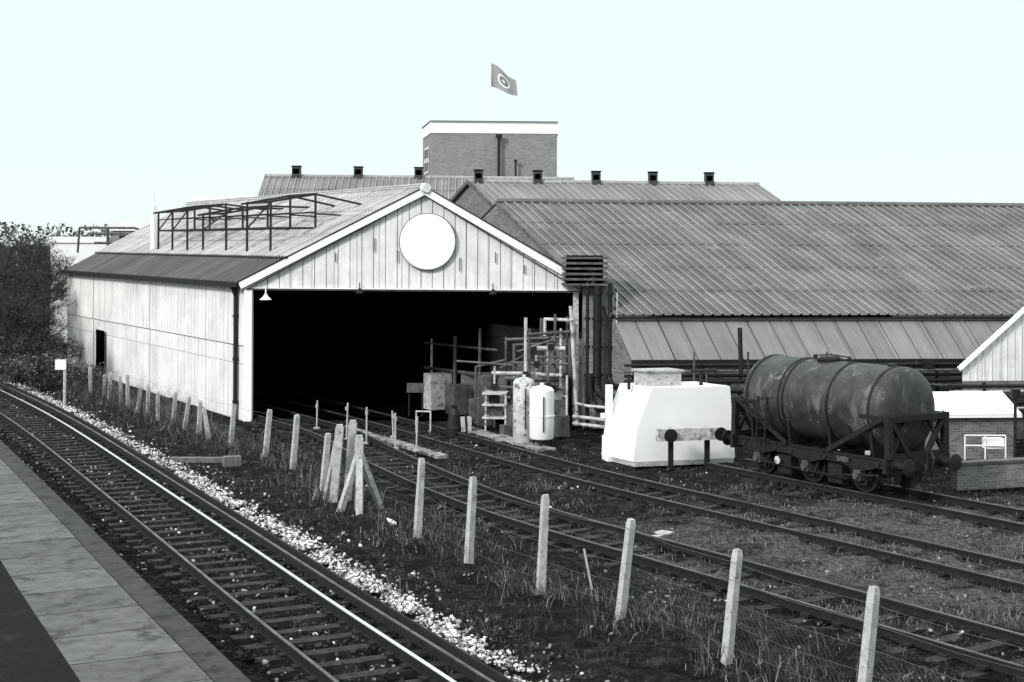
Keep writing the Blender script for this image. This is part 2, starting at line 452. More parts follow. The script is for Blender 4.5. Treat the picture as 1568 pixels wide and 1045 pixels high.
# ---------------------------------------------------------------- train shed
FL=V((-9.85,53,0)); FR=V((2.5,52,0)); s=V((-0.504,0.864,0)); LEN=27.5
def P(k,u,h): return V(z(FL+(FR-FL)*k+s*u,h))
KA=0.53; EZ=5.12; AZ=8.62
def slopez(k): return EZ+(AZ-EZ)*((k+0.02)/(KA+0.02) if k<KA else (1.02-k)/(1.02-KA))
shed=empty('loading_shed',P(0.5,LEN/2,0))
b=MB()
kk=0.12
b.corr(P(-0.02,-0.25,EZ),P(-0.02,LEN,EZ),P(kk,LEN,slopez(kk)),P(kk,-0.25,slopez(kk)),0.5,0.03,1,1,nrm=(0,0,1))
b.corr(P(kk,-0.25,slopez(kk)+0.05),P(kk,LEN,slopez(kk)+0.05),P(KA,LEN,AZ+0.03),P(KA,-0.25,AZ+0.03),0.3,0.04,3,0,lap=0.03,nrm=(0,0,1))
b.corr(P(1.02,-0.25,EZ),P(1.02,LEN,EZ),P(KA,LEN,AZ+0.03),P(KA,-0.25,AZ+0.03),0.3,0.04,3,0,lap=0.03,nrm=(0,0,1))
for i in range(16):
    u=-0.3+i*1.75
    b.tube(P(KA,u,AZ+0.05),P(KA,u+1.72,AZ+0.04),0.13,8,m=0)
b.build('roof',['roofL','roofdark'],shed)
b=MB()
GB=4.9
b.corr(P(0,-0.02,GB),P(KA,-0.02,GB),P(KA,-0.02,AZ-0.1),P(0,-0.02,EZ-0.02),0.5,0.09,1,0,'groove',nrm=(0,-1,0))
b.corr(P(KA,-0.02,GB),P(1,-0.02,GB),P(1,-0.02,EZ-0.02),P(KA,-0.02,AZ-0.1),0.5,0.09,1,0,'groove',nrm=(0,-1,0))
b.build('gable_cladding',['whitesheet'],shed)
b=MB()
f=-0.24
b.beam(P(-0.022,f,EZ-0.12),P(KA,f,AZ-0.12),0.04,0.24,0)
b.beam(P(1.022,f,EZ-0.12),P(KA,f,AZ-0.12),0.04,0.24,0)
b.beam(P(-0.0,-0.09,GB),P(1,-0.09,GB),0.06,0.09,0)
b.tube(P(KA,-0.42,AZ-0.0),P(KA,-0.18,AZ-0.0),0.17,12,m=0)
b.cbox(P(0.012,0.0,0),0.3,0.22,GB,-0.08,0); b.cbox(P(0.986,0.0,0),0.2,0.2,GB,-0.08,1)
b.build('bargeboards_and_posts',['white','pipelight'],shed)
b=MB()
b.beam(P(-0.03,f-0.03,EZ+0.03),P(KA,f-0.03,AZ+0.05),0.03,0.045,0)
b.beam(P(1.03,f-0.03,EZ+0.03),P(KA,f-0.03,AZ+0.05),0.03,0.045,0)
b.beam(P(-0.0,f+0.05,EZ-0.25),P(KA,f+0.05,AZ-0.25),0.03,0.035,0)
b.beam(P(1.0,f+0.05,EZ-0.25),P(KA,f+0.05,AZ-0.25),0.03,0.035,0)
b.beam(P(-0.0,-0.16,GB-0.01),P(1,-0.16,GB-0.01),0.03,0.04,0)
b.beam(P(-0.03,-0.3,EZ-0.08),P(-0.03,LEN,EZ-0.08),0.16,0.18,0)
b.beam(P(1.03,-0.3,EZ-0.08),P(1.03,LEN,EZ-0.08),0.16,0.14,0)
b.beam(P(kk,-0.28,slopez(kk)+0.03),P(kk,LEN,slopez(kk)+0.03),0.1,0.05,0)
b.tube(P(-0.012,0.55,0),P(-0.012,0.55,EZ-0.1),0.085,8)
for zz in (0.6,2.2,3.8): b.tube(P(-0.012,0.55,zz),P(-0.012,0.55,zz+0.12),0.11,8)
b.path([P(-0.03,0.3,EZ-0.15),P(-0.012,0.55,EZ-0.5)],0.08)
b.build('gutters_and_downpipe',['dark'],shed)
b=MB()
b.corr(P(0,0,0),P(0,LEN,0),P(0,LEN,2.75),P(0,0,2.75),0.45,0.04,1,0,'rib',nrm=(-1,0,0))
b.corr(P(0,0,2.78),P(0,LEN,2.78),P(0,LEN,EZ-0.2),P(0,0,EZ-0.2),0.45,0.04,1,0,'rib',lap=0.03,nrm=(-1,0,0))
b.build('side_wall',['sidesheet'],shed)
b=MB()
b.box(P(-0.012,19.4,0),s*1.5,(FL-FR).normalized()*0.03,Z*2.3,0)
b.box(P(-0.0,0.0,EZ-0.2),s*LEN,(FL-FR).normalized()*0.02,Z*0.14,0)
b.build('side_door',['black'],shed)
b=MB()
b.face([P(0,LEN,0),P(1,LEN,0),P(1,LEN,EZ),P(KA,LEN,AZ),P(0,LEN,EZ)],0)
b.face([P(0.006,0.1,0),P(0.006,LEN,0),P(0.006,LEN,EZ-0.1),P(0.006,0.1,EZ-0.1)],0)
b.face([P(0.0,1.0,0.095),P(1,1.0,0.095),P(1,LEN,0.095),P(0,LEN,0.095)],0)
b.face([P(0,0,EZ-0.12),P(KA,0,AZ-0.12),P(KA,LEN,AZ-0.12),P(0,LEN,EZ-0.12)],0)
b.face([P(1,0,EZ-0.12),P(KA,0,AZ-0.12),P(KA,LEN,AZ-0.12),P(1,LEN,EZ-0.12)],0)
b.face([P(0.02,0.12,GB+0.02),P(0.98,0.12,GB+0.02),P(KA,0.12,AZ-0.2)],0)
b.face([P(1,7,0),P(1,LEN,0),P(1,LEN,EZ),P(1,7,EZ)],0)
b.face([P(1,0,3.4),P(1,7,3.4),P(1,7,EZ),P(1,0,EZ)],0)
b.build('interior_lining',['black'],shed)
b=MB()
b.box(P(0.975,0.8,0),s*5.2,(FR-FL).normalized()*0.25,Z*2.0,0)
b.box(P(0.82,4.2,0),(FR-FL).normalized()*1.7,s*0.25,Z*1.6,0)
b.build('inner_brick_wall',['brickmid'],shed)
b=MB()
c=P(0.543,-0.14,6.66); fn=V((-0.08,-1,0)).normalized()
b.lathe([(0,1.0),(0.04,1.02),(0.06,1.0),(0.06,0.0)],c,fn,48,0)
b.lathe([(-0.01,1.02),(-0.01,1.05),(0.03,1.05),(0.03,1.02)],c,fn,48,1)
b.build('round_sign_disc',['whiteclean','pipe'],shed)
b=MB()
c=P(0.055,-0.3,4.72)
b.lathe([(0,0.05),(-0.1,0.1),(-0.2,0.22),(-0.22,0.22),(-0.2,0.0)],c,(0,0,1),16,0)
b.tube(c,c+Z*0.25,0.03,6); b.tube(c+Z*0.25,c+Z*0.25+s*0.3,0.025,6)
b.build('lamp_shade',['white'],shed)
b=MB()
for k in (0.34,0.735):
    c=P(k,-0.18,4.86); b.lathe([(0.1,0.04),(0,0.07),(-0.07,0.16),(-0.09,0.16),(-0.07,0.0)],c,(0,0,1),12,0); b.tube(c,c+Z*0.3,0.02,6)
for k,h,l in ((0.27,5.9,0.35),(0.385,6.3,0.5),(0.455,5.9,0.45),(0.64,5.6,0.5),(0.745,5.9,0.4),(0.83,5.5,0.35)): b.cbox(P(k,-0.1,h),0.03,0.03,l,0)
b.build('lamp_brackets',['dark'],shed)

# roof framework
fr=MB()
k0,k1,k2=0.145,0.285,0.43
def frame(u,dz=0):
    zb=slopez(k1)+0.1; zt=zb+1.25+dz
    fr.beam(P(k0,u,zb),P(k1,u,zb),0.07,0.08); fr.beam(P(k0,u,slopez(k0)),P(k0,u,zt-0.3),0.08,0.08)
    fr.beam(P(k1,u,zb-.1),P(k1,u,zt),0.08,0.08); fr.beam(P(k0-0.02,u,zt-0.33),P(k1,u,zt),0.07,0.08)
    fr.beam(P(k1,u,zt),P(k2,u,slopez(k2)+0.08),0.07,0.08); fr.beam(P(k1,u,zb+0.55),P(k1+0.085,u,slopez(k1+0.085)+.05),0.05,0.06)
    fr.beam(P(k0,u,zb+0.5),P(k1,u,zb+0.62),0.05,0.05)
def link(u0,u1,dz=0):
    zb=slopez(k1)+0.1; zt=zb+1.25+dz
    for k,h in ((k0,zb),(k1,zb),(k1,zt),(k0,zt-0.3)): fr.beam(P(k,u0,h),P(k,u1,h),0.06,0.08)
    fr.beam(P(k1,u0,zb+0.6),P(k1,u1,zb+0.6),0.05,0.05); fr.beam(P(k0,u0,zt-.3),P(k0,u1,zb),0.045,0.05)
for us,dz in (((2.3,4.9),0.05),((7.4,10.4),-0.3),((12.6,14.8,17.0),-0.1)):
    for u in us: frame(u,dz)
    for u0,u1 in zip(us[:-1],us[1:]): link(u0,u1,dz)
for h0,h1,ua,ub in ((0.1,0.1,4.9,7.4),(0.1,0.1,10.4,12.6)):
    fr.beam(P(k1,ua,slopez(k1)+h0),P(k1,ub,slopez(k1)+h1),0.07,0.08); fr.beam(P(k0,ua,slopez(k1)+h0),P(k0,ub,slopez(k1)+h1),0.07,0.08)
fr.build('steel_roof_framework',['dark'])
b=MB(); c=P(0.155,18.2,slopez(0.155)); 
b.tube(c-Z*0.1,c+Z*2.1,0.17,10,r2=0.13); b.tube(c+Z*2.1,c+Z*3.0,0.035,6)
b.build('vent_pole',['whiteclean'])

# ---------------------------------------------------------------- dairy building (long roofs)
e_=V((1,0.12,0)).normalized(); dn=V((0.504,-0.864,0))
da=empty('dairy_building',(12,55,0))
E0=V((3.6,51.0,0)); LB=30; RD=8.4
b=MB()
T0=z(E0,4.07);T1=z(E0+e_*LB,4.07);G0=z(E0-dn*RD,8.3);G1=z(E0-dn*RD+e_*LB,8.3)
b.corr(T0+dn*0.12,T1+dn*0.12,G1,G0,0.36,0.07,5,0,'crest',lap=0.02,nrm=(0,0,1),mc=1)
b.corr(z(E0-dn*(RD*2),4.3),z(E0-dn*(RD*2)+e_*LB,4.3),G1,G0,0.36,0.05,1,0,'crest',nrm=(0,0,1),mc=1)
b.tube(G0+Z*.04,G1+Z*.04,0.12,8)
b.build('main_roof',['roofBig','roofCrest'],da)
b=MB()
L0=V((4.18,50.0,2.55));L1=L0+e_*15.5
b.corr(L0,L1,V(T0)+e_*15.5-Z*0.12,T0-Z*0.12,0.8,0.06,1,0,'groove',nrm=(0,-1,0))
b.build('lower_cladding',['roofLean'],da)
b=MB()
b.beam(L0-V((0,0.1,0.05)),L1-V((0,0.1,0.05)),0.14,0.16)
b.beam(V(T0)+dn*0.15-Z*0.09,V(T1)+dn*0.15-Z*0.09,0.08,0.07)
b.build('gutters',['dark'],da)
b=MB()
b.face([z(L0,0)+V((0.1,.15,0)),z(L1,0)+V((0,.15,0)),z(L1,2.6)+V((0,.15,0)),z(L0,2.6)+V((0.1,.15,0))],0)
q=-dn
b.face([z(L0,0),z(L0,2.5),z(E0,3.95),z(E0+q*RD,8.2),z(E0+q*RD*2,4.2),z(E0+q*RD*2,0)],0)
b.build('brick_walls',['brickmid'],da)
b=MB(); b.beam(V(T0)-e_*0.05,V(G0)-e_*0.05,0.08,0.12); b.build('verge_trim',['pipe'],da)
b=MB()
m0=V((-2.04,68,9.56)); m1=m0+e_*14.1; m1.z=9.56; r=9
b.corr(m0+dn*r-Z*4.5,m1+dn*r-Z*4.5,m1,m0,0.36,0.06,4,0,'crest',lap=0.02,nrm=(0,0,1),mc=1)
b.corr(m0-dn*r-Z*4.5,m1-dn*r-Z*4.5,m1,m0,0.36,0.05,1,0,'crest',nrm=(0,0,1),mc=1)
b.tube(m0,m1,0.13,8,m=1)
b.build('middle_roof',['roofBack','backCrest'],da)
b=MB()
for mm,o in ((m0,e_*0.1),(m1,-e_*0.1)):
    a=mm+o
    b.face([a-Z*0.1,a+dn*r-Z*4.6,z(a+dn*r,0),z(a-dn*r,0),a-dn*r-Z*4.6],0)
b.build('middle_gables',['brickmid'],da)
b=MB()
b.beam(m0-e_*0.06,m0+dn*r-Z*4.5-e_*0.06,0.1,0.16); b.beam(m0-e_*0.06,m0-dn*r-Z*4.5-e_*0.06,0.1,0.16)
b.build('middle_verge',['pipe'],da)
# rear range, wholly behind the shed
b=MB()
k0_=V((-14.15,82,10.45));k1_=V((3.6,83.9,10.45));d2=V((0.02,-1,0)); RR=4.6
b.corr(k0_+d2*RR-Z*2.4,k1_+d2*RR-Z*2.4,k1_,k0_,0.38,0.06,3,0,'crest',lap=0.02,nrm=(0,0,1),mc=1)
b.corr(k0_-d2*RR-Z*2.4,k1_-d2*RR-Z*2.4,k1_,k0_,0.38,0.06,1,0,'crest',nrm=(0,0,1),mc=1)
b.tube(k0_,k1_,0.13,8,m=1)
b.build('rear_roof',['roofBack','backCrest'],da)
b=MB()
for kx in (k0_+V((.1,0,0)),k1_-V((.1,0,0))):
    b.face([kx-Z*.1,kx+d2*RR-Z*2.5,z(kx+d2*RR,0),z(kx-d2*RR,0),kx-d2*RR-Z*2.5],0)
b.face([z(k0_+d2*4.4,0),z(k1_+d2*4.4,0),z(k1_+d2*4.4,8.0),z(k0_+d2*4.4,8.0)],0)
b.build('rear_walls',['brick'],da)
b=MB()
for X in (-12.35,-8.85,-5.4):
    c=V((X,82+0.107*(X+14.15),10.2)); b.cbox(c,0.48,0.46,0.8,0,0); b.cbox(c+Z*0.8,0.54,0.5,0.06,0,1); b.cbox(c+V((0,-0.24,0.4)),0.33,0.02,0.29,0,1)
for X in (-1.6,1.2,4.0,6.75,9.5):
    c=V((X,68+0.12*(X+2.04),9.4)); b.cbox(c,0.4,0.38,0.68,0.1,0); b.cbox(c+Z*0.68,0.45,0.42,0.06,0.1,1); b.cbox(c+V((0,-0.2,0.32)),0.27,0.02,0.24,0.1,1)
b.build('roof_vents',['brickdark','black'],da)

# tower
tw=empty('brick_tower',(-1.2,93,0))
q=[V((-5.07,90,0)),V((2.8,90.3,0)),V((2.9,96,0)),V((-5.95,95.4,0))]
b=MB()
for i in range(4):
    a,c=q[i],q[(i+1)%4]; b.face([z(a,0),z(c,0),z(c,13.65),z(a,13.65)],0)
b.build('walls',['bricktower'],tw)
b=MB(); cc=sum(q,V((0,0,0)))/4
qq=[p+(p-cc)*0.012 for p in q]
for i in range(4):
    a,c=qq[i],qq[(i+1)%4]; b.face([z(a,13.6),z(c,13.6),z(c,14.3),z(a,14.3)],0)
b.face([z(p,14.3) for p in qq],0); b.face([z(p,13.6) for p in qq],0)
b.build('parapet',['whiteclean'],tw)
b=MB()
b.beam(z(qq[0]-V((0,.04,0)),14.34),z(qq[1]-V((0,.04,0)),14.34),0.1,0.06); b.beam(z(qq[0],14.34),z(qq[3],14.34),0.1,0.06)
b.build('parapet_capping',['pipe'],tw)
b=MB()
b.tube((-0.85,89.9,9),(-0.85,89.9,13.3),0.09,6); b.cbox((-0.85,89.85,13.3),0.4,0.2,0.22)
b.tube((0.2,89.95,9),(0.2,89.95,11.9),0.06,6); b.cbox((0.2,89.9,11.8),0.2,0.15,0.15)
b.build('downpipes',['dark'],tw)
b=MB()
sn=V((-1,-0.16,0)).normalized()
a=q[3].lerp(q[0],0.25)+sn*.04; c=q[3].lerp(q[0],0.75)+sn*.04
for zz in (11.2,12.05):
    b.face([z(a,zz),z(c,zz),z(c,zz+0.8),z(a,zz+0.8)],0)
    for t0,t1 in ((0.08,0.46),(0.54,0.92)):
        a1=a.lerp(c,t0)+sn*.02;c1=a.lerp(c,t1)+sn*.02; b.face([z(a1,zz+0.1),z(c1,zz+0.1),z(c1,zz+0.7),z(a1,zz+0.7)],1)
b.build('side_windows',['whiteclean','pipe'],tw)
def flag_mat():
    m,nt,bb,tc=base('flag_cloth',0.9)
    mp=nt.nodes.new('ShaderNodeVectorMath'); mp.operation='DISTANCE'
    nt.links.new(tc.outputs['UV'],mp.inputs[0]); mp.inputs[1].default_value=(0.5,0.5,0)
    c=ramp(nt,mp.outputs['Value'],[(0.0,0.6),(0.07,0.6),(0.08,0.2),(0.2,0.2),(0.21,0.8),(0.27,0.8),(0.28,0.3)])
    nt.links.new(c,bb.inputs['Base Color']); return m
M['flag']=flag_mat()
fe=empty('flag',(-1.4,92,13.9))
b=MB(); b.tube((-1.42,92,14.3),(-1.42,92,18.3),0.018,6,r2=0.012); b.build('flagpole',['whiteclean'],fe)
b=MB(); N=16
def fp(u,v):
    x=-1.4+1.72*u; top=18.25-1.15*u**1.1; bot=16.75-0.62*u**0.9
    zz=top*(v)+bot*(1-v)+0.06*math.sin(u*7)
    return V((x-0.12*v*u,92+0.16*math.sin(u*8+v*2),zz))
for i in range(N):
    for j in range(N):
        u0,u1,v0,v1=i/N,(i+1)/N,j/N,(j+1)/N
        b.face([fp(u0,v0),fp(u1,v0),fp(u1,v1),fp(u0,v1)],0,[(u0*1.15-.07,v0),(u1*1.15-.07,v0),(u1*1.15-.07,v1),(u0*1.15-.07,v1)])
b.build('flag_cloth',['flag'],fe,smooth=True)

# far left flat buildings & pipes
b=MB()
b.cbox((-18.4,97,0),5.4,5,8.9,0,0); b.cbox((-18.4,97,8.9),5.6,5.2,0.8,0,1)
b.build('flat_roof_building',['brick','white'])
b=MB()
b.cbox((-24.0,96,0),4.0,5,7.4,0,0); b.cbox((-24.0,96,7.4),4.2,5.2,0.6,0,1)
for i in range(3): b.cbox((-25.2+i*1.2,93.45,6.4),0.7,0.06,0.7,0,2)
b.cbox((-28.3,96.5,0),3.8,5,6.6,0,1); b.cbox((-28.3,96.5,6.6),3.9,5.2,0.4,0,1)
b.build('flat_roof_building',['brick','white','dark'])
b=MB()
for zz,o in ((7.5,0),(7.15,0.5),(6.6,0.9)):
    b.path([(-25.9+o,86,zz),(-22.6,86,zz),(-21.5,86,zz-0.4)],0.07)
b.path([(-25.9,86,7.5),(-26.0,86,6.0)],0.07); b.path([(-24.2,86,0),(-24.2,86,7.5)],0.09)
b.build('overhead_pipework',['pipe'])

# ---------------------------------------------------------------- brick pillar, louvre, pipes at right of shed
pl=empty('brick_pier',(3.0,51.8,0))
b=MB(); b.box((2.56,51.45,0),(1.12,0,0),(0,0.8,0),(0,0,5.35),0); b.build('pier',['brick'],pl)
b=MB()
for i in range(6): b.box((1.8,51.0,5.12+i*0.19),(1.62,0.02,0),(0,1.0,0),(0,0,0.08),0)
b.box((1.95,51.15,5.1),(1.3,0,0),(0,0.7,0),(0,0,1.1),1)
b.build('louvre_box',['pipe','black'],pl)
b=MB()
for x,r_,top in ((2.7,0.06,5.3),(3.05,0.15,5.1),(3.5,0.08,5.2)):
    b.path([(x,51.1,1.5),(x,51.1,top)],r_,12)
    for zz in (1.9,2.9,3.9,4.8): b.tube((x,51.1,zz),(x,51.1,zz+0.1),r_+0.045,12)
b.path([(3.05,51.1,1.6),(3.07,51.05,1.42),(3.14,50.95,1.3),(3.3,50.7,1.2),(4.2,49.4,1.15),(9,49.6,1.15)],0.15,12)
b.path([(3.5,51.1,1.9),(3.53,51.0,1.72),(3.6,50.8,1.6),(4.3,49.3,1.58),(9,49.5,1.58)],0.09,10)
b.path([(2.7,51.1,1.5),(2.7,51,0.0)],0.07,10)
b.path([(2.78,51.0,2.0),(2.85,50.9,1.0),(3.1,50.7,0.75),(4.2,49.2,0.7),(8,49.4,0.7)],0.10,10)
b.path([(2.9,51.1,5.1),(2.9,51.2,5.6),(2.5,51.3,5.7)],0.1,10)
b.build('vertical_pipes',['dark'],pl)
b=MB()
b.path([(3.7,50.9,1.0),(3.74,50.9,4.9)],0.025,6); b.path([(3.74,50.9,2.9),(4.3,49.8,1.9)],0.02,6)
b.path([(2.35,51.0,0.2),(2.1,51.1,4.4)],0.07,8); b.path([(2.35,50.9,0.95),(2.7,50.6,0.9),(4.6,49.1,0.9)],0.05,8)
b.path([(2.2,50.9,0.5),(3.4,50.2,0.45),(4.6,49.1,0.4)],0.06,8); b.path([(2.2,50.9,0.25),(3.4,50.1,0.2),(4.8,49.1,0.2)],0.06,8)
b.path([(2.2,51.0,3.9),(1.2,51.6,3.9),(1.2,51.6,3.3)],0.06,8)
b.build('lagged_pipes',['pipelight'],pl)

# pipe rack along the dairy wall
b=MB()
yy=lambda X:49.55+0.12*(X-4)
for k,(zz,r_,m_,o) in enumerate(((2.42,0.05,0,0),(2.22,0.05,1,.15),(2.05,0.06,0,0),(1.86,0.08,0,0.1),(1.70,0.04,2,0),(1.50,0.07,0,0),(1.3,0.045,2,.1),(1.05,0.08,0,0),(0.75,0.05,1,0))):
    X=3.9
    while X<19:
        X2=X+random.uniform(2,4.5); b.tube((X,yy(X)-o,zz),(X2,yy(X2)-o,zz),r_,8,m=m_)
        b.tube((X2-0.06,yy(X2)-o,zz),(X2+0.06,yy(X2)-o,zz),r_+0.04,8,m=m_)
        if random.random()<0.5: b.tube((X2,yy(X2)-o,zz),(X2,yy(X2)-o,zz-0.7),r_*0.8,6,m=m_)
        if random.random()<0.3: b.cbox((X2+.4,yy(X2)-o-.1,zz-.1),0.3,0.2,0.3,0,m_)
        X=X2
for X in np.arange(4.6,19,2.1):
    b.beam((X,yy(X)+0.12,0),(X,yy(X)+0.12,2.6),0.09,0.09,0)
    b.beam((X,yy(X)-0.3,1.62),(X,yy(X)+0.2,1.62),0.07,0.06,0)
for X in (6.3,8.2,11.0): b.tube((X,yy(X)-.3,1.8),(X,yy(X)-.3,2.9),0.04,6,m=1)
b.tube((7.9,49.4,2.2),(7.85,49.4,3.75),0.08,8,m=0)
b.build('pipe_rack',['dark','pipe','pipelight'])

# white gabled building at right
gb=empty('white_gabled_building',(19.5,52,0))
b=MB()
a=V((15.35,48.9,0)); ap=V((19.6,49.4,0)); c=V((23.8,49.9,0))
b.corr(z(a,2.0),z(ap,2.0),z(ap,6.3),z(a,2.55),0.35,0.035,1,0,'rib',nrm=(0,-1,0))
b.corr(z(ap,2.0),z(c,2.0),z(c,2.55),z(ap,6.3),0.35,0.035,1,0,'rib',nrm=(0,-1,0))
b.build('gable_cladding',['whitesheet'],gb)
b=MB(); b.face([z(a,0),z(c,0),z(c,2.02),z(a,2.02)],0); b.build('brick_base',['brickmid'],gb)
bk=V((4.2,9,0)); fo=V((0,-0.12,0))
b=MB()
b.corr(z(a,2.5)+fo-V((.1,0,0.08)),z(a,2.5)+bk-V((.1,0,0.08)),z(ap,6.38)+bk,z(ap,6.38)+fo,0.36,0.03,2,0,nrm=(-1,0,1))
b.corr(z(c,2.5)+fo,z(c,2.5)+bk,z(ap,6.38)+bk,z(ap,6.38)+fo,0.36,0.03,2,0,nrm=(1,0,1))
b.build('roof',['roofBig'],gb)
b=MB(); b.beam(z(a,2.42)+fo-V((.18,0.06,0)),z(ap,6.3)+fo-V((0,.06,0)),0.05,0.16,0); b.beam(z(c,2.42)+fo,z(ap,6.3)+fo,0.05,0.16,0); b.build('bargeboards',['white'],gb)
b=MB()
for zz,r_,m_ in ((1.85,0.06,0),(1.68,0.04,1),(1.5,0.05,0),(1.3,0.09,0),(1.1,0.04,1),(0.95,0.06,0)): b.tube((15.0,48.6,zz),(23,49.5,zz),r_,8,m=m_)
for X in (16,17.4,19): b.beam((X,48.6,0),(X,48.6,2.0),0.08,0.08)
b.build('wall_pipes',['dark','pipelight'],gb)

# brick hut with pale roof
b=MB()
b.box((12.75,44.3,0),(2.9,0.25,0),(0.5,3.2,0),(0,0,1.38),0)
b.face([(12.6,44.1,1.40),(15.8,44.4,1.40),(16.3,47.7,1.78),(13.1,47.4,1.78)],1)
b.face([(12.6,44.1,1.385),(15.8,44.4,1.385),(15.8,44.4,1.30),(12.6,44.1,1.30)],1)
b.face([(12.6,44.1,1.30),(15.8,44.4,1.30),(16.3,47.7,1.68),(13.1,47.4,1.68)],1)
b.build('brick_hut',['brickmid','whiteclean'])
b=MB()
b.box((12.0,38.6,0),(9,3.2,0),(-0.1,0.25,0),(0,0,0.68),0); b.box((11.98,38.55,0.682),(9,3.2,0),(-0.14,0.35,0),(0,0,0.07),1)
b.build('brick_retaining_wall',['brickmid','pipe'])
b=MB()
for X in (13.4,14.0,14.6): b.tube((X,42.4,0),(X,42.4,1.0),0.022,6)
b.tube((13.4,42.4,1.0),(14.6,42.4,1.0),0.022,6); b.tube((13.4,42.4,0.7),(14.6,42.4,0.7),0.022,6); b.cbox((14.3,42.6,0.6),0.55,0.3,0.3,0.1)
b.build('white_handrail',['white'])
b=MB()
b.tube((15.3,43.6,0),(15.3,43.6,2.0),0.05,8); b.cbox((15.3,43.6,2.0),0.25,0.2,0.25,0); b.tube((15.9,44.0,0),(15.9,44.0,1.5),0.08,8)
b.build('vent_standpipe',['dark'])

# white tank housing
wh=empty('white_painted_housing',(5.4,44,0))
b=MB()
f0=V((3.62,42.5,0)); fx=V((1,0.30,0)).normalized(); bk=V((-0.5,0.86,0))
prof=[(0,0.15),(3.3,0.15),(3.12,2.32),(0.6,2.32),(0.12,1.15)]
F_=[f0+fx*a+Z*h for a,h in prof]; K_=[p+bk*1.7 for p in F_]
b.face(F_,0); b.face(K_[::-1],0)
for i in range(5):
    j=(i+1)%5; b.face([F_[i],K_[i],K_[j],F_[j]],0)
b.build('housing_body',['whiteclean'],wh)
b=MB()
b.box(f0+V((0.05,0,0)),fx*3.2,bk*1.6,Z*0.149,0)
b.box(f0+fx*0.75+bk*0.5+Z*2.322,fx*1.1,bk*0.7,Z*0.42,1)
b.box(f0+fx*0.68+bk*0.44+Z*2.745,fx*1.24,bk*0.82,Z*0.06,1)
b.tube(f0+fx*2.5+bk*0.5+Z*2.3,f0+fx*2.5+bk*0.5+Z*2.75,0.06,8,m=2); b.tube(f0+fx*2.2+bk*0.5+Z*2.75,f0+fx*3.0+bk*0.5+Z*2.75,0.06,8,m=2)
b.tube(f0+fx*0.4+bk*0.9+Z*2.2,f0+fx*0.4+bk*0.9+Z*2.6,0.05,8,m=2)
b.build('housing_fittings',['concrete','concrete','dark'],wh)
b=MB(); b.cbox((2.98,43.8,0),0.2,0.2,2.3,0.1); b.cbox((3.1,43.8,1.3),0.75,0.08,0.14,0.1); b.cbox((3.1,43.8,0.0),0.5,0.5,0.75,0.3); b.build('white_post',['whiteclean'])

# buffer stop
dirw=V((-0.55,0.835,0)).normalized(); nw_=V((0.835,0.55,0)).normalized()
bx=V((1,0.28,0)).normalized(); by_=V((-0.28,1,0)).normalized()
c=V((5.3,42.05,0)); bs=empty('buffer_stop',c)
b=MB(); b.box(c-bx*1.05+Z*0.85,bx*2.0,by_*0.2,Z*0.36,0); b.build('beam',['pipelight'],bs)
b=MB()
for sg in (-0.72,0.86):
    p=c+bx*sg
    b.lathe([(0,0.11),(-0.1,0.11),(-0.12,0.2),(-0.16,0.2),(-0.17,0)],p+Z*1.03,by_,16,0)
for sg in (-0.55,0.6):
    p=c+bx*sg+by_*0.29; b.beam(p,p+Z*1.2,0.15,0.15,0)
b.build('buffers_and_posts',['dark'],bs)

# ---------------------------------------------------------------- tank wagon
C=V((8.8,39,0)); aw=-dirw
def L(a,bb,h): return C+aw*a+nw_*bb+Z*h
wg=empty('tank_wagon',C)
b=MB()
TZ=2.33;TR=1.12; HL=2.42; FH=2.82
b.lathe([(-HL-.3,0.0),(-HL-.29,0.4),(-HL-.24,0.75),(-HL-.15,0.98),(-HL-.05,TR-.03),(-HL+.04,TR),(-1.2,TR),(0,TR),(1.2,TR),(HL-.04,TR),(HL+.05,TR-.03),(HL+.15,0.98),(HL+.24,0.75),(HL+.29,0.4),(HL+.3,0.0)],L(0,0,TZ),aw,56,0)
b.build('tank_barrel',['tank'],wg,smooth=True)
b=MB()
for a in (-2.3,-1.05,-0.9,0.75,2.2):
    b.lathe([(-0.035,TR+0.002),(-0.035,TR+0.022),(0.035,TR+0.022),(0.035,TR+0.002)],L(a,0,TZ),aw,56,0)
b.lathe([(-0.1,0.3),(0.06,0.3),(0.1,0.26),(0.11,0.0)],L(-0.2,0,TZ+TR),(0,0,1),20,0)
b.lathe([(0,0.36),(0.04,0.36),(0.04,0.0)],L(-0.2,0,TZ+TR+0.01),(0,0,1),20,0)
b.tube(L(-0.75,0,TZ+TR),L(-0.75,0,TZ+TR+0.12),0.06,8); b.tube(L(0.5,0,TZ+TR),L(0.5,0,TZ+TR+0.14),0.05,8)
b.path([L(-0.75,0,TZ+TR+0.1),L(-0.2,0.05,TZ+TR+0.15),L(0.5,0,TZ+TR+0.12)],0.02,6)
b.lathe([(-0.12,0.12),(0.05,0.12),(0.07,0.0)],L(2.0,0,TZ+TR),(0,0,1),12,0)
b.build('bands_and_manhole',['wag'],wg,smooth=True)
b=MB()
for sg in (-1,1):
    b.box(L(-FH,sg*0.98-0.05,0.92),aw*2*FH,nw_*0.1,Z*0.05,0); b.box(L(-FH,sg*0.98-0.02,0.97),aw*2*FH,nw_*0.04,Z*0.16,0); b.box(L(-FH,sg*0.98-0.05,1.13),aw*2*FH,nw_*0.1,Z*0.05,0)
for a in (-FH-.06,FH-.06): b.box(L(a,-1.2,0.84),aw*0.12,nw_*2.4,Z*0.38,0)
for a in (-2.2,-0.8,0.7,2.1): b.box(L(a,-0.93,0.98),aw*0.12,nw_*1.86,Z*0.16,0)
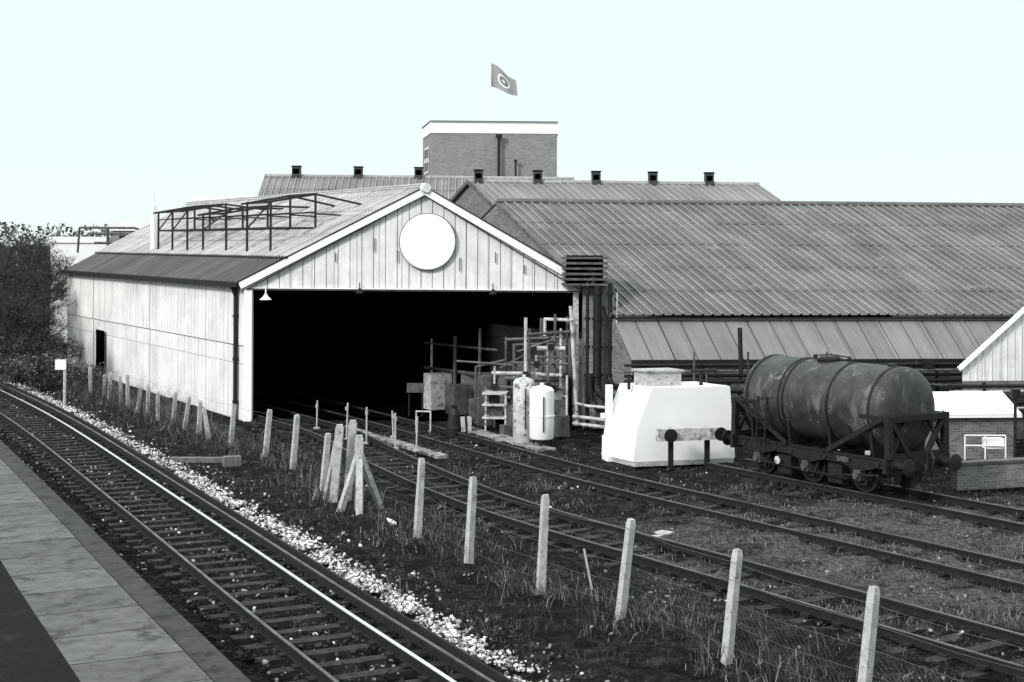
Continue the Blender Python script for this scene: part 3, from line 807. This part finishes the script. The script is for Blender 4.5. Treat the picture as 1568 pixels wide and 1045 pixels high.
for a in (-2.2,-0.75,0.75,2.2):
    pr=[(-0.95,1.18),(0.95,1.18),(1.04,1.8)]+[(TR*1.005*math.sin(t),TZ-TR*1.005*math.cos(t)) for t in np.linspace(1.1,-1.1,13)]+[(-1.04,1.8)]
    A=[L(a-0.05,x,h) for x,h in pr];Bq=[L(a+0.05,x,h) for x,h in pr]
    b.face(A,0);b.face(Bq,0)
    for i in range(len(pr)): j=(i+1)%len(pr); b.face([A[i],A[j],Bq[j],Bq[i]],0)
FE=FH+.02
for sg in (-1,1):
    for bb in (-1,1):
        b.beam(L(sg*FE,bb*1.05,1.2),L(sg*(FE-.02),bb*1.05,2.15),0.16,0.16,0)
        b.beam(L(sg*FE,bb*0.30,1.2),L(sg*(FE-.02),bb*0.98,2.15),0.13,0.1,0)
        b.beam(L(sg*FE,bb*0.98,1.25),L(sg*(FE-.03),bb*0.45,2.12),0.1,0.08,0)
    b.beam(L(sg*(FE-.02),-1.15,2.2),L(sg*(FE-.02),1.15,2.2),0.16,0.16,0)
    b.beam(L(sg*(FE-.02),-0.9,1.25),L(sg*(FE-.02),0.9,1.25),0.1,0.14,0)
for sd in (-1,1):
    for sg in (-1,1):
        b.beam(L(sg*0.75,sd*1.08,1.2),L(sg*2.75,sd*1.13,2.25),0.035,0.12,0)
        b.beam(L(sg*1.9,sd*1.1,2.22),L(sg*2.85,sd*1.12,2.22),0.05,0.1,0)
b.build('underframe',['wag'],wg)
b=MB()
for a in (-1.85,0,1.85):
    for sd in (-1,1):
        wc=L(a,sd*0.75,0.22+0.46)
        b.lathe([(-0.05,0.49),(-0.02,0.49),(-0.02,0.46),(0.08,0.455),(0.08,0.40),(0.03,0.38),(0.02,0.16),(0.1,0.12),(0.1,0)],wc,nw_*sd,28,0)
        b.lathe([(-0.05,0.49),(-0.05,0.0)],wc,nw_*sd,28,0)
        ab=L(a,sd*1.02,0.68)
        b.cbox(ab-Z*0.13,0.22,0.24,0.27,math.atan2(aw.y,aw.x),1)
        b.tube(ab+nw_*sd*0.1,ab+nw_*sd*0.19,0.09,10,m=1)
        for q1,q2 in ((-0.42,-0.14),(0.42,0.14)):
            b.beam(L(a+q1,sd*0.97,0.98),L(a+q2,sd*0.97,0.45),0.03,0.09,0)
        b.beam(L(a-0.16,sd*0.97,0.46),L(a+0.16,sd*0.97,0.46),0.03,0.06,0)
        for i in range(6):
            h=0.62-i*0.085; b.beam(L(a-h,sd*1.06,0.93-i*0.02),L(a+h,sd*1.06,0.93-i*0.02),0.08,0.018,0)
        b.tube(L(a-0.62,sd*1.06,0.94),L(a-0.62,sd*1.0,1.05),0.04,6); b.tube(L(a+0.62,sd*1.06,0.94),L(a+0.62,sd*1.0,1.05),0.04,6)
    b.tube(L(a,-0.8,0.68),L(a,0.8,0.68),0.07,8)
for sd in (-1,1):
    b.beam(L(-1.6,sd*1.1,0.62),L(1.5,sd*1.1,0.55),0.03,0.05,0)
    b.beam(L(1.0,sd*1.15,0.6),L(2.6,sd*1.15,0.78),0.02,0.05,0)
    b.cbox(L(0.93,sd*0.85,0.35),0.5,0.25,0.5,math.atan2(aw.y,aw.x),0); b.cbox(L(-0.93,sd*0.85,0.35),0.5,0.25,0.5,math.atan2(aw.y,aw.x),0)
b.cbox(L(0.95,0.2,0.5),0.5,0.5,0.45,math.atan2(aw.y,aw.x),0)
b.tube(L(-0.9,0.1,0.62),L(-0.1,0.1,0.62),0.22,14)
b.build('wheels_and_springs',['wag','waglight'],wg)
b=MB()
for sg in (-1,1):
    for sd in (-1,1):
        p=L(sg*(FH+.06),sd*0.87,1.04)
        b.lathe([(0,0.16),(0.05,0.16),(0.06,0.11),(0.3,0.09),(0.31,0.07),(0.42,0.07),(0.43,0.22),(0.47,0.22),(0.49,0.1),(0.49,0.0)],p,aw*sg,18,0)
    p=L(sg*(FH+.06),0,1.04); b.beam(p,p+aw*sg*0.2,0.06,0.1,0)
    b.path([p+aw*sg*0.2,p+aw*sg*0.26-Z*0.15,p+aw*sg*0.22-Z*0.45],0.03,6)
    v=L(sg*(FH+.08),0.32,1.1); b.path([v-Z*0.3,v+Z*0.15,v+Z*0.2+aw*sg*0.12,v+Z*0.05+aw*sg*0.2,v-Z*0.45+aw*sg*0.12],0.04,8)
b.build('buffers_and_couplings',['wag'],wg)
b=MB()
for o in (-0.17,0.17): b.beam(L(-1.6+o,-1.24,1.1),L(-1.6+o,-1.17,2.4),0.04,0.03,0)
for zz in np.arange(1.25,2.4,0.28): b.tube(L(-1.77,-1.21,zz),L(-1.43,-1.21,zz),0.013,5)
b.cbox(L(1.3,-1.06,0.96),0.4,0.02,0.13,math.atan2(aw.y,aw.x),1)
b.lathe([(0,0.0),(0.02,0.11),(0.03,0.0)],L(-1.0,-1.16,0.72),-nw_,12,2)
b.cbox(L(2.2,-1.12,1.25),0.12,0.04,0.1,0,2)
b.build('ladder_and_plates',['wag','waglight','pipelight'],wg)

# ---------------------------------------------------------------- fences
def post(name,p,h,lean,wid=0.13,mat='concrete',ang=0.5):
    b=MB(); o=V((p[0],p[1],-0.1)); ca,sa=math.cos(ang),math.sin(ang)
    X=V((ca,sa,0));Y=V((-sa,ca,0)); rings=[]
    for t,wf in ((0,1.12),(0.25,1.06),(0.5,1.03),(0.75,0.97),(0.95,0.95),(1.0,0.75)):
        c=o+V((lean[0]*t,lean[1]*t,(h+0.1)*t)); rings.append([c+(X*(a+random.uniform(-.06,.06))+Y*(d+random.uniform(-.06,.06)))*wid*wf/2+Z*random.uniform(-.012,.012) for a,d in ((-1,-1),(1,-1),(1,1),(-1,1))])
    for A,Bq in zip(rings[:-1],rings[1:]):
        for i in range(4): j=(i+1)%4; b.face([A[i],A[j],Bq[j],Bq[i]],0)
    b.face(rings[-1],0)
    return b.build(name,[mat])
FP=[(4.89,20.0),(3.39,22.55),(1.93,25.3),(0.56,27.0),(-0.86,29.5),(-2.1,32.35)]
hs=[1.80,1.76,1.72,1.84,1.77,1.72]
for (x,y),h in zip(FP,hs): post('concrete_fence_post',(x,y),h,(random.uniform(.08,.2),random.uniform(-.05,.05)),0.13,ang=random.uniform(.3,.7))
post('concrete_fence_post',(6.7,17.2),1.75,(0.1,0),0.13)
F2=[(-5.0,38.2),(-6.44,42.4),(-7.6,44.4)]
for p,h in zip(F2,(1.5,1.5,1.42)): post('concrete_fence_post',p,h,(random.uniform(.05,.15),0),0.14)
F3=[(-9.1,46.6),(-10.7,49.2),(-12.2,51.8),(-13.8,54.5),(-15.2,57),(-16.7,59.6),(-18.2,62.2),(-19.7,64.8),(-21.2,67.4),(-22.6,70)]
for p in F3: post('concrete_fence_post',p,1.3+random.uniform(-.15,.1),(random.uniform(-.1,.15),0),0.13)
for p in F3[1:]: post('concrete_fence_post',(p[0]+0.75+random.uniform(-.2,.2),p[1]-1.3),1.2+random.uniform(-.35,.1),(random.uniform(-.2,.2),0),0.12)
def strainer(p,lean,arms,h=1.85):
    e=empty('concrete_strainer_post',z(p,0)); b=MB()
    b.beam(z(p,-0.1),z(V((p[0]+lean,p[1],0)),h),0.2,0.2); b.cbox((p[0]+lean,p[1],h),0.15,0.15,0.07,0.2)
    for ax,ay in arms: b.beam((p[0]+ax,p[1]+ay,-0.1),(p[0]+lean*0.7,p[1],h-.35),0.16,0.13)
    b.build('post_and_struts',['concrete'],e)
strainer((-4.5,36.4),0.16,[(-0.25,0.6)],1.9)
strainer((-3.75,35.5),0.0,[(-0.45,-0.3),(0.5,0.5),(0.1,-0.9)],1.75)
strainer((-4.2,36.9),0.14,[],1.95)
wp=[(6.7,17.2)]+FP+[(-3.75,35.5)]+F2+F3
b=MB()
for i in range(len(wp)-1):
    p,q=V((*wp[i],0)),V((*wp[i+1],0)); d=q-p; l=d.length
    for h in (0.25,0.6,0.95,1.3,1.58):
        if h>1.3 and i>6: continue
        m_=(p+q)/2; b.tube(z(p,h)+V((.05,0,0)),z(m_,h-0.03),0.0035,3,cap=False); b.tube(z(m_,h-0.03),z(q,h)+V((.05,0,0)),0.0035,3,cap=False)
    if i<3:
        n_=int(l/0.12)
        for k in range(n_):
            t=k/n_
            for sg in (1,-1):
                t2=t+sg*0.85/l
                lo,hi=0.1,0.95; f=1.0
                if t2>1: f=(1-t)/(t2-t)
                if t2<0: f=t/(t-t2)
                b.tube(z(p+d*t,lo),z(p+d*(t+(t2-t)*f),lo+(hi-lo)*f),0.0013,3,cap=False)
b.build('wire_fence',['wire'],merge=False)

# ---------------------------------------------------------------- yard objects
def tank(name,p,r_,h,mat,legs=True):
    e=empty(name,z(p,0)); b=MB()
    z0=0.25 if legs else 0.0
    b.lathe([(z0,0),(z0,r_*0.9),(z0+0.06,r_),(h*0.5,r_),(h*0.5,r_+.02),(h*0.5+.05,r_+.02),(h*0.5+.05,r_),(h-0.12,r_),(h-0.03,r_*0.8),(h+0.03,r_*0.3),(h+0.04,0)],z(p,0),(0,0,1),24,0)
    b.tube(z(p,h),z(p,h+0.12),0.06,8)
    b.tube((p[0]+.05,p[1]-r_-.03,0.5),(p[0]+.05,p[1]-r_-.03,h-.3),0.02,6,m=1)
    if legs:
        for k in range(3):
            a=k*2.1+0.4; q=V((p[0]+r_*0.8*math.cos(a),p[1]+r_*0.8*math.sin(a),0)); b.beam(q,z(q,0.4),0.07,0.07,1)
    b.build('tank_shell',[mat,'dark'],e,smooth=True)
tank('silver_storage_tank',(1.0,46.8),0.40,1.95,'whiteclean'); tank('storage_cylinder',(0.42,47.5),0.36,2.15,'pipelight',False)
b=MB()
for x,y,h,r_,m_ in ((0.5,50.6,4.0,0.06,0),(0.64,50.9,3.6,0.04,1),(1.55,51.2,4.1,0.05,1),(1.75,51.0,3.6,0.045,0),(-0.6,51.6,2.2,0.04,0),(1.95,50.3,2.0,0.04,0),(-1.3,52.5,2.1,0.05,1),(0.1,51.9,3.0,0.06,1),(1.1,52.2,3.9,0.08,1),(2.0,51.6,4.0,0.05,1),(-0.2,52.5,3.2,0.05,1),(0.9,51.6,2.6,0.04,0),(1.3,51.7,3.1,0.03,0)):
    b.tube((x,y,0),(x,y,h),r_,8,m=m_)
for pts_,r_,m_ in (([(-0.7,51.2,2.0),(0.6,51.0,2.0),(1.9,50.7,1.95)],0.06,0),([(-0.6,51.2,1.5),(1.9,50.7,1.5)],0.05,1),([(0.5,50.6,3.4),(2.1,50.9,3.5)],0.05,1),
    ([(-2.0,52.6,2.3),(0.4,51.9,2.2)],0.04,1),([(0.9,50.9,2.9),(1.9,50.9,2.9)],0.08,0),([(0.9,50.9,2.6),(2.0,50.9,2.6)],0.04,1),([(-0.2,51.8,1.75),(1.9,51.3,1.75)],0.09,1),
    ([(-0.4,51.5,1.1),(0.9,51.2,1.1),(0.9,51.2,0.2)],0.05,0),([(1.3,50.5,1.0),(1.3,50.5,2.3),(1.8,50.6,2.6)],0.04,1),([(0.2,51.9,2.7),(1.6,51.6,3.2)],0.04,1),([(-1.3,52.5,1.9),(-1.3,52.5,2.1),(-0.2,52,2.4)],0.04,1),
    ([(0.0,51.4,2.35),(2.0,50.9,2.35)],0.05,1),([(0.1,51.9,2.95),(1.1,51.8,3.0),(2.0,51.4,3.0)],0.05,1),([(0.6,51.2,1.25),(2.0,50.8,1.2)],0.045,0),([(-0.2,52.5,3.1),(1.9,51.6,3.25)],0.06,1),([(0.5,50.6,2.7),(-0.4,50.9,2.2)],0.03,1),
    ([(-3.5,58,2.6),(-0.5,54,2.6)],0.05,1),([(-3.5,58,1.6),(-0.5,54,1.6)],0.07,1),([(-2.2,56,0),(-2.2,56,3.0)],0.07,1),([(-1.2,54.5,0),(-1.2,54.5,3.4)],0.06,1),([(-3.2,57.6,0),(-3.2,57.6,2.8)],0.05,0)):
    b.path(pts_,r_,8,m_)
for x,y,h in ((0.5,50.5,2.0),(1.5,50.7,1.5),(1.3,50.45,1.6),(0.1,51.0,1.2),(1.9,50.6,1.95),(-0.6,51.1,1.5),(0.9,50.7,2.35),(0.7,50.9,1.25),(1.4,50.8,2.95)):
    b.lathe([(-.02,.02),(-.02,.13),(.02,.13),(.02,.02)],(x,y-.12,h),(0,1,0),12,2); b.cbox((x,y,h-.09),0.18,0.18,0.2,0,2)
b.build('process_pipework',['pipelight','pipe','dark'])
b=MB()
b.cbox((1.55,51.0,0.0),0.7,0.6,1.1,0.1,0); b.cbox((1.55,51.0,1.1),0.5,0.4,0.4,0.1,1); b.cbox((0.1,51.6,0),0.6,0.5,0.8,0.2,1); b.cbox((-1.0,52.2,0),0.5,0.5,1.0,0.3,0)
b.lathe([(0,0.22),(0.6,0.22),(0.65,0.1),(0.65,0)],(0.75,50.8,0.0),(0,0,1),14,0); b.beam((-0.3,51,0),(0.1,52,1.8),0.05,0.05,2); b.beam((0.2,50.9,0),(0.6,51.9,1.8),0.05,0.05,2)
b.cbox((-1.6,50.5,0.0),0.35,0.3,0.5,0.3,1); b.cbox((-0.1,49.6,0.0),0.5,0.3,0.35,0.5,0); b.cbox((1.75,49.4,0.0),0.45,0.4,0.7,0.2,0); b.cbox((-1.35,50.9,0.3),0.25,0.3,0.8,0.3,0)
b.cbox((-2.0,55.0,0.0),0.8,0.8,1.2,0.5,0); b.cbox((-2.9,56.6,0.0),0.9,0.7,1.5,0.5,1); b.lathe([(0,0.4),(1.6,0.4),(1.75,0.2),(1.78,0)],(-0.9,53.6,0.0),(0,0,1),16,0)
b.build('pump_machinery',['pipe','pipelight','dark'])
b=MB()
for x,y in ((-0.9,50.5),(-0.2,50.4),(-0.9,51.3),(-0.2,51.2)): b.beam((x,y,0),(x,y,1.3),0.06,0.06,0)
for h in (0.45,0.9,1.3): b.cbox((-0.55,50.85,h),0.85,0.95,0.06,-0.1,0)
b.cbox((-0.55,50.8,0.51),0.45,0.4,0.32,0.2,1); b.cbox((-0.6,50.8,0.96),0.3,0.3,0.28,0.4,2)
b.build('equipment_stand',['pipelight','pipe','dark'])
b=MB()
b.lathe([(0,0),(0,0.24),(0.3,0.25),(0.33,0.24),(0.75,0.2),(0.95,0.1),(1.05,0.12),(1.1,0.0)],(-1.95,49.2,0),(0,0,1),16,0)
b.path([(-1.75,49.1,1.0),(-1.55,49.0,0.8),(-1.5,49,0.0)],0.04)
b.build('standpipe_valve',['dark'])
b=MB(); b.path([(-3.3,50,0),(-3.3,50,0.75),(-2.8,49.9,0.75),(-2.8,49.9,0)],0.028); b.build('tubular_hoop_rail',['pipelight'])
b=MB(); b.cbox((-3.6,54,1.0),0.65,0.05,0.35,0,0); b.cbox((-3.85,54.05,0.0),0.05,0.05,1.0,0,1); b.cbox((-3.35,54.05,0.0),0.05,0.05,1.0,0,1); b.build('notice_board',['pipe','dark'])
for x,y,h in ((-5.5,48,1.25),(-4.75,47.2,1.2),(-4.0,48.8,0.9),(-3.0,45.5,1.1),(-3.7,46,1.15),(-6.9,51,1.0)):
    b=MB(); b.tube((x,y,0),(x+random.uniform(-.06,.06),y,h),0.028,8); b.cbox((x,y,0),0.2,0.2,0.05,0); b.cbox((x,y,h-.25),0.09,0.04,0.12,0.2); b.build('marker_post',['concrete'])
b=MB()
pp=offs(B_,1.6);q_=offs(B_,2.3)
for k in range(len(pp)-1):
    if 45.5<pp[k].y<51.0: b.box(z(pp[k],-0.05),(pp[k+1]-pp[k])*0.985,q_[k]-pp[k],Z*(0.09+random.uniform(-.02,.01)),0)
pp=offs(B_,-1.5);q_=offs(B_,-1.9)
for k in range(len(pp)-1):
    if 44<pp[k].y<51.5: b.box(z(pp[k],-0.05),(pp[k+1]-pp[k])*0.985,q_[k]-pp[k],Z*(0.09+random.uniform(-.02,.01)),0)
b.build('concrete_walkway',['path'])
b=MB(); b.cbox((-9.2,43.0,0.0),2.0,0.28,0.14,0.0); b.cbox((-8.2,42.2,0.0),0.5,0.3,0.3,0.4); b.build('fallen_sleeper',['wood'])
stonemesh('white_rock',[(-2.75,33.3,0.1)],0.16,0.17,['whiteclean'])
b=MB(); b.cbox((3.3,32.3,0.02),0.9,0.35,0.04,0.9); b.beam((1.55,27.3,0),(1.4,27.3,0.75),0.08,0.04); b.build('timber_debris',['concrete'])
ls=empty('lineside_sign',(-18.0,57.9,0))
b=MB(); b.tube((-18.0,57.9,0),(-18.0,57.9,1.5),0.06,8); b.build('sign_post',['pipelight'],ls)
b=MB(); b.cbox((-18.15,57.85,1.45),0.42,0.12,0.4,0.1); b.build('sign_box',['whiteclean'],ls)

# ---------------------------------------------------------------- vegetation
def blades(name,tufts,mats,bend=0.45):
    vs=[];fs=[];ms=[]
    for (x,y,n_,hmin,hmax,sp,mw) in tufts:
        tl=random.gauss(0,0.3); tl2=random.gauss(0,0.3)
        for _ in range(n_):
            a=random.uniform(0,6.283); rr=random.random()*sp; bx=x+math.cos(a)*rr; by=y+math.sin(a)*rr
            h=random.uniform(hmin,hmax); ln=(tl+random.gauss(0,bend))*h; l2=(tl2+random.gauss(0,bend))*h; wd=random.uniform(0.003,0.009)
            i=len(vs); p=random.uniform(0,3.14); cx,cy=math.cos(p)*wd,math.sin(p)*wd
            vs+= [(bx-cx,by-cy,-0.05),(bx+cx,by+cy,-0.05),(bx+ln*0.35+cx*.7,by+l2*0.35+cy*.7,h*0.6),(bx+ln*0.35-cx*.7,by+l2*0.35-cy*.7,h*0.6),(bx+ln,by+l2,h*random.uniform(.6,1))]
            k=random.choices(range(len(mats)),mw)[0]
            fs+=[(i,i+1,i+2,i+3),(i+3,i+2,i+4)]; ms+=[k,k]
    me=bpy.data.meshes.new(name); me.from_pydata(vs,[],fs)
    for k in mats: me.materials.append(M[k])
    me.polygons.foreach_set('material_index',ms)
    ob=bpy.data.objects.new(name,me); sc.collection.objects.link(ob); return ob
fence=smoothpath([(7.5,16)]+[tuple(p) for p in FP]+[(-4.4,36.2),(-6.4,42),(-9.1,46.6),(-12.2,51.8),(-16.7,59.6),(-22.6,70)],0.3)
T=[]
for p in fence:
    for _ in range(6 if p.y<45 else 8):
        x=p.x+random.gauss(0,0.7);y=p.y+random.gauss(0,0.5)
        nv=noise.noise(V((x*0.7,y*0.7,1)))
        if nv<-0.12 and p.y<45: continue
        T.append((x,y,random.randint(6,16),0.08,random.choice((0.25,0.35,0.6)),0.28,(5,3,0.6+max(0,nv)*6)))
for _ in range(2600):
    i=random.randrange(len(fence)); p=fence[i]; d=random.uniform(-4.5,1.5); x=p.x+d*0.87;y=p.y+d*0.5
    nv=noise.noise(V((x*0.8,y*0.8,4)))
    if nv<-0.05: continue
    T.append((x,y,random.randint(5,12),0.03,0.18,0.35,(6,4,max(0.1,nv*4))))
blades('trackside_weeds',T,['grassA','grassB','grassC'])
T=[]
for pth in (A_,B_,W_):
    for p in pth:
        if p.y>50: continue
        for _ in range(11):
            d=random.gauss(0,1.5); x=p.x+d*.84; y=p.y+d*.54
            nv=noise.noise(V((x*0.6,y*0.6,9)))
            if nv>-0.05: T.append((x,y,random.randint(8,16),0.03,0.14,0.35,(3,4,max(.2,nv*10))))
for _ in range(3000):
    y=random.uniform(20,46); x=random.uniform(-0.66*(y-30)+0.2,0.37*y)
    nv=noise.noise(V((x*0.45,y*0.45,5)))
    if nv>0.05: T.append((x,y,random.randint(8,16),0.02,0.11,0.5,(3,4,nv*8)))
blades('yard_grass',T,['grassA','grassB','grassC'],0.9)
vs=[];fs=[];ms=[]
rnd=random.Random(11)
def seg(o,q,wd,k):
    i=len(vs); d=V((rnd.gauss(0,1),rnd.gauss(0,1),0)).normalized()*wd
    vs.extend([tuple(o-d),tuple(o+d),tuple(q+d*.6),tuple(q-d*.6)]); fs.append((i,i+1,i+2,i+3)); ms.append(k)
def stem(o,d,l,k,lev):
    q=o+d*l; seg(o,q,0.0045 if lev==0 else 0.003,k)
    if lev>=2: return
    for _ in range(rnd.choice((2,3,4))):
        nd=(d+V((rnd.gauss(0,.6),rnd.gauss(0,.6),rnd.gauss(0,.35)))).normalized()
        stem(o.lerp(q,rnd.uniform(.35,1)),nd,l*rnd.uniform(.4,.75),k,lev+1)
for p in fence:
    for _ in range(8 if p.y>44 else 2):
        x=p.x+rnd.gauss(0,0.5);y=p.y+rnd.gauss(0,0.3); k=rnd.choices((0,1,2),(4,4,2))[0]
        stem(V((x,y,-.03)),V((rnd.gauss(0,.25),rnd.gauss(0,.25),1)).normalized(),rnd.uniform(.2,.5)*(1.8 if p.y>50 else 1),k,0)
me=bpy.data.meshes.new('bramble_stems'); me.from_pydata(vs,[],fs)
for k in ('grassA','grassB','grassC'): me.materials.append(M[k])
me.polygons.foreach_set('material_index',ms)
ob=bpy.data.objects.new('bramble_stems',me); sc.collection.objects.link(ob)

def tree(name,p,h,spread,seed,depth=5,leafy=0.3,lmat=('bark','leaf','grassB'),stems=3):
    rnd=random.Random(seed); e=empty(name,z(p,0)); b=MB(); tips=[]
    def br(o,d,l,r_,k):
        e1=o+d*l; b.tube(o,e1,r_,5 if k<2 else 3,r2=r_*0.68,cap=False)
        if k>=depth: tips.append((e1,d)); return
        if k>=depth-2: tips.append((e1,d))
        for _ in range(3 if k<1 else rnd.choice((2,3,3))):
            nd=(d+V((rnd.gauss(0,.5)*spread,rnd.gauss(0,.5)*spread,rnd.gauss(0.15,.3)))).normalized()
            br(o+d*l*rnd.uniform(0.6,1.0),nd,l*rnd.uniform(0.62,0.85),r_*0.62,k+1)
    for _ in range(stems):
        br(V((p[0]+rnd.uniform(-.3,.3),p[1]+rnd.uniform(-.3,.3),0)),V((rnd.gauss(0,.2)*spread,rnd.gauss(0,.2)*spread,1)).normalized(),h*0.27,h*0.016,0)
    b.build('trunk_and_limbs',['bark'],e,merge=False)
    vs=[];fs=[];ms=[]
    for o,d in tips:
        for _ in range(6):
            q=(d*0.7+V((rnd.gauss(0,.7),rnd.gauss(0,.7),rnd.gauss(.1,.5)))).normalized()*rnd.uniform(0.2,0.65)
            i=len(vs); sd=V((rnd.gauss(0,1),rnd.gauss(0,1),rnd.gauss(0,1))).normalized()*0.010
            vs+=[tuple(o-sd),tuple(o+sd),tuple(o+q)]; fs.append((i,i+1,i+2)); ms.append(0 if rnd.random()<.75 else 2)
            if rnd.random()<leafy:
                for _k in range(3):
                    c=o+q*rnd.uniform(0.4,1)+V((rnd.gauss(0,.06),rnd.gauss(0,.06),rnd.gauss(0,.06))); i=len(vs)
                    a1=V((rnd.gauss(0,1),rnd.gauss(0,1),rnd.gauss(0,1))).normalized()*0.04; a2=V((rnd.gauss(0,1),rnd.gauss(0,1),rnd.gauss(0,1))).normalized()*0.035
                    vs+=[tuple(c-a1),tuple(c+a2),tuple(c+a1),tuple(c-a2)]; fs.append((i,i+1,i+2,i+3)); ms.append(1 if rnd.random()<.7 else 2)
    me=bpy.data.meshes.new('twigs'); me.from_pydata(vs,[],fs)
    for k in lmat: me.materials.append(M[k])
    me.polygons.foreach_set('material_index',ms)
    ob=bpy.data.objects.new('twigs',me); sc.collection.objects.link(ob); ob.parent=e; ob.location=-e.location
tree('bare_tree',(-24.4,70.5),8.0,1.0,1,5,0.35); tree('bare_tree',(-27.2,79),8.6,1.0,2,5,0.35); tree('bare_tree',(-23.6,66.8),5.6,1.1,4,5,0.3)
tree('bare_tree',(-31.5,90),8.6,1.0,6,5,0.2); tree('bare_tree',(-26.4,74.5),8.0,1.0,9,5,0.35)
for i,(x,y,h) in enumerate(((-21.6,64.8,2.2),(-22.9,68.5,2.8),(-24.7,67.0,2.8),(-18.9,63.6,1.3),(-23.6,72.5,3.2),(-20.2,64.5,1.7),(-22.0,62.8,1.8))):
    tree('hedge_bush',(x,y),h,1.6,20+i,4,0.6,('bark','leaf','grassC'))
vs=[];fs=[];ms=[]
rnd=random.Random(5)
for _ in range(30000):
    x=rnd.uniform(-150,-30); y=190+0.2*x+rnd.gauss(0,4); hmax=8.0+2.6*noise.noise(V((x*0.1,0,1)))+2.4*noise.noise(V((x*0.4,0,4)))
    zz=hmax*rnd.random()**0.8; i=len(vs); c=V((x,y,zz))
    a1=V((rnd.gauss(0,1),rnd.gauss(0,1),rnd.gauss(0,1))).normalized()*0.3;a2=V((rnd.gauss(0,1),rnd.gauss(0,1),rnd.gauss(0,1))).normalized()*0.2
    vs+=[tuple(c-a1),tuple(c+a2),tuple(c+a1),tuple(c-a2)]; fs.append((i,i+1,i+2,i+3)); ms.append(rnd.choice((0,0,1)))
me=bpy.data.meshes.new('distant_trees'); me.from_pydata(vs,[],fs); me.materials.append(M['grassB']); me.materials.append(M['grassC'])
me.polygons.foreach_set('material_index',ms)
ob=bpy.data.objects.new('distant_trees',me); sc.collection.objects.link(ob)
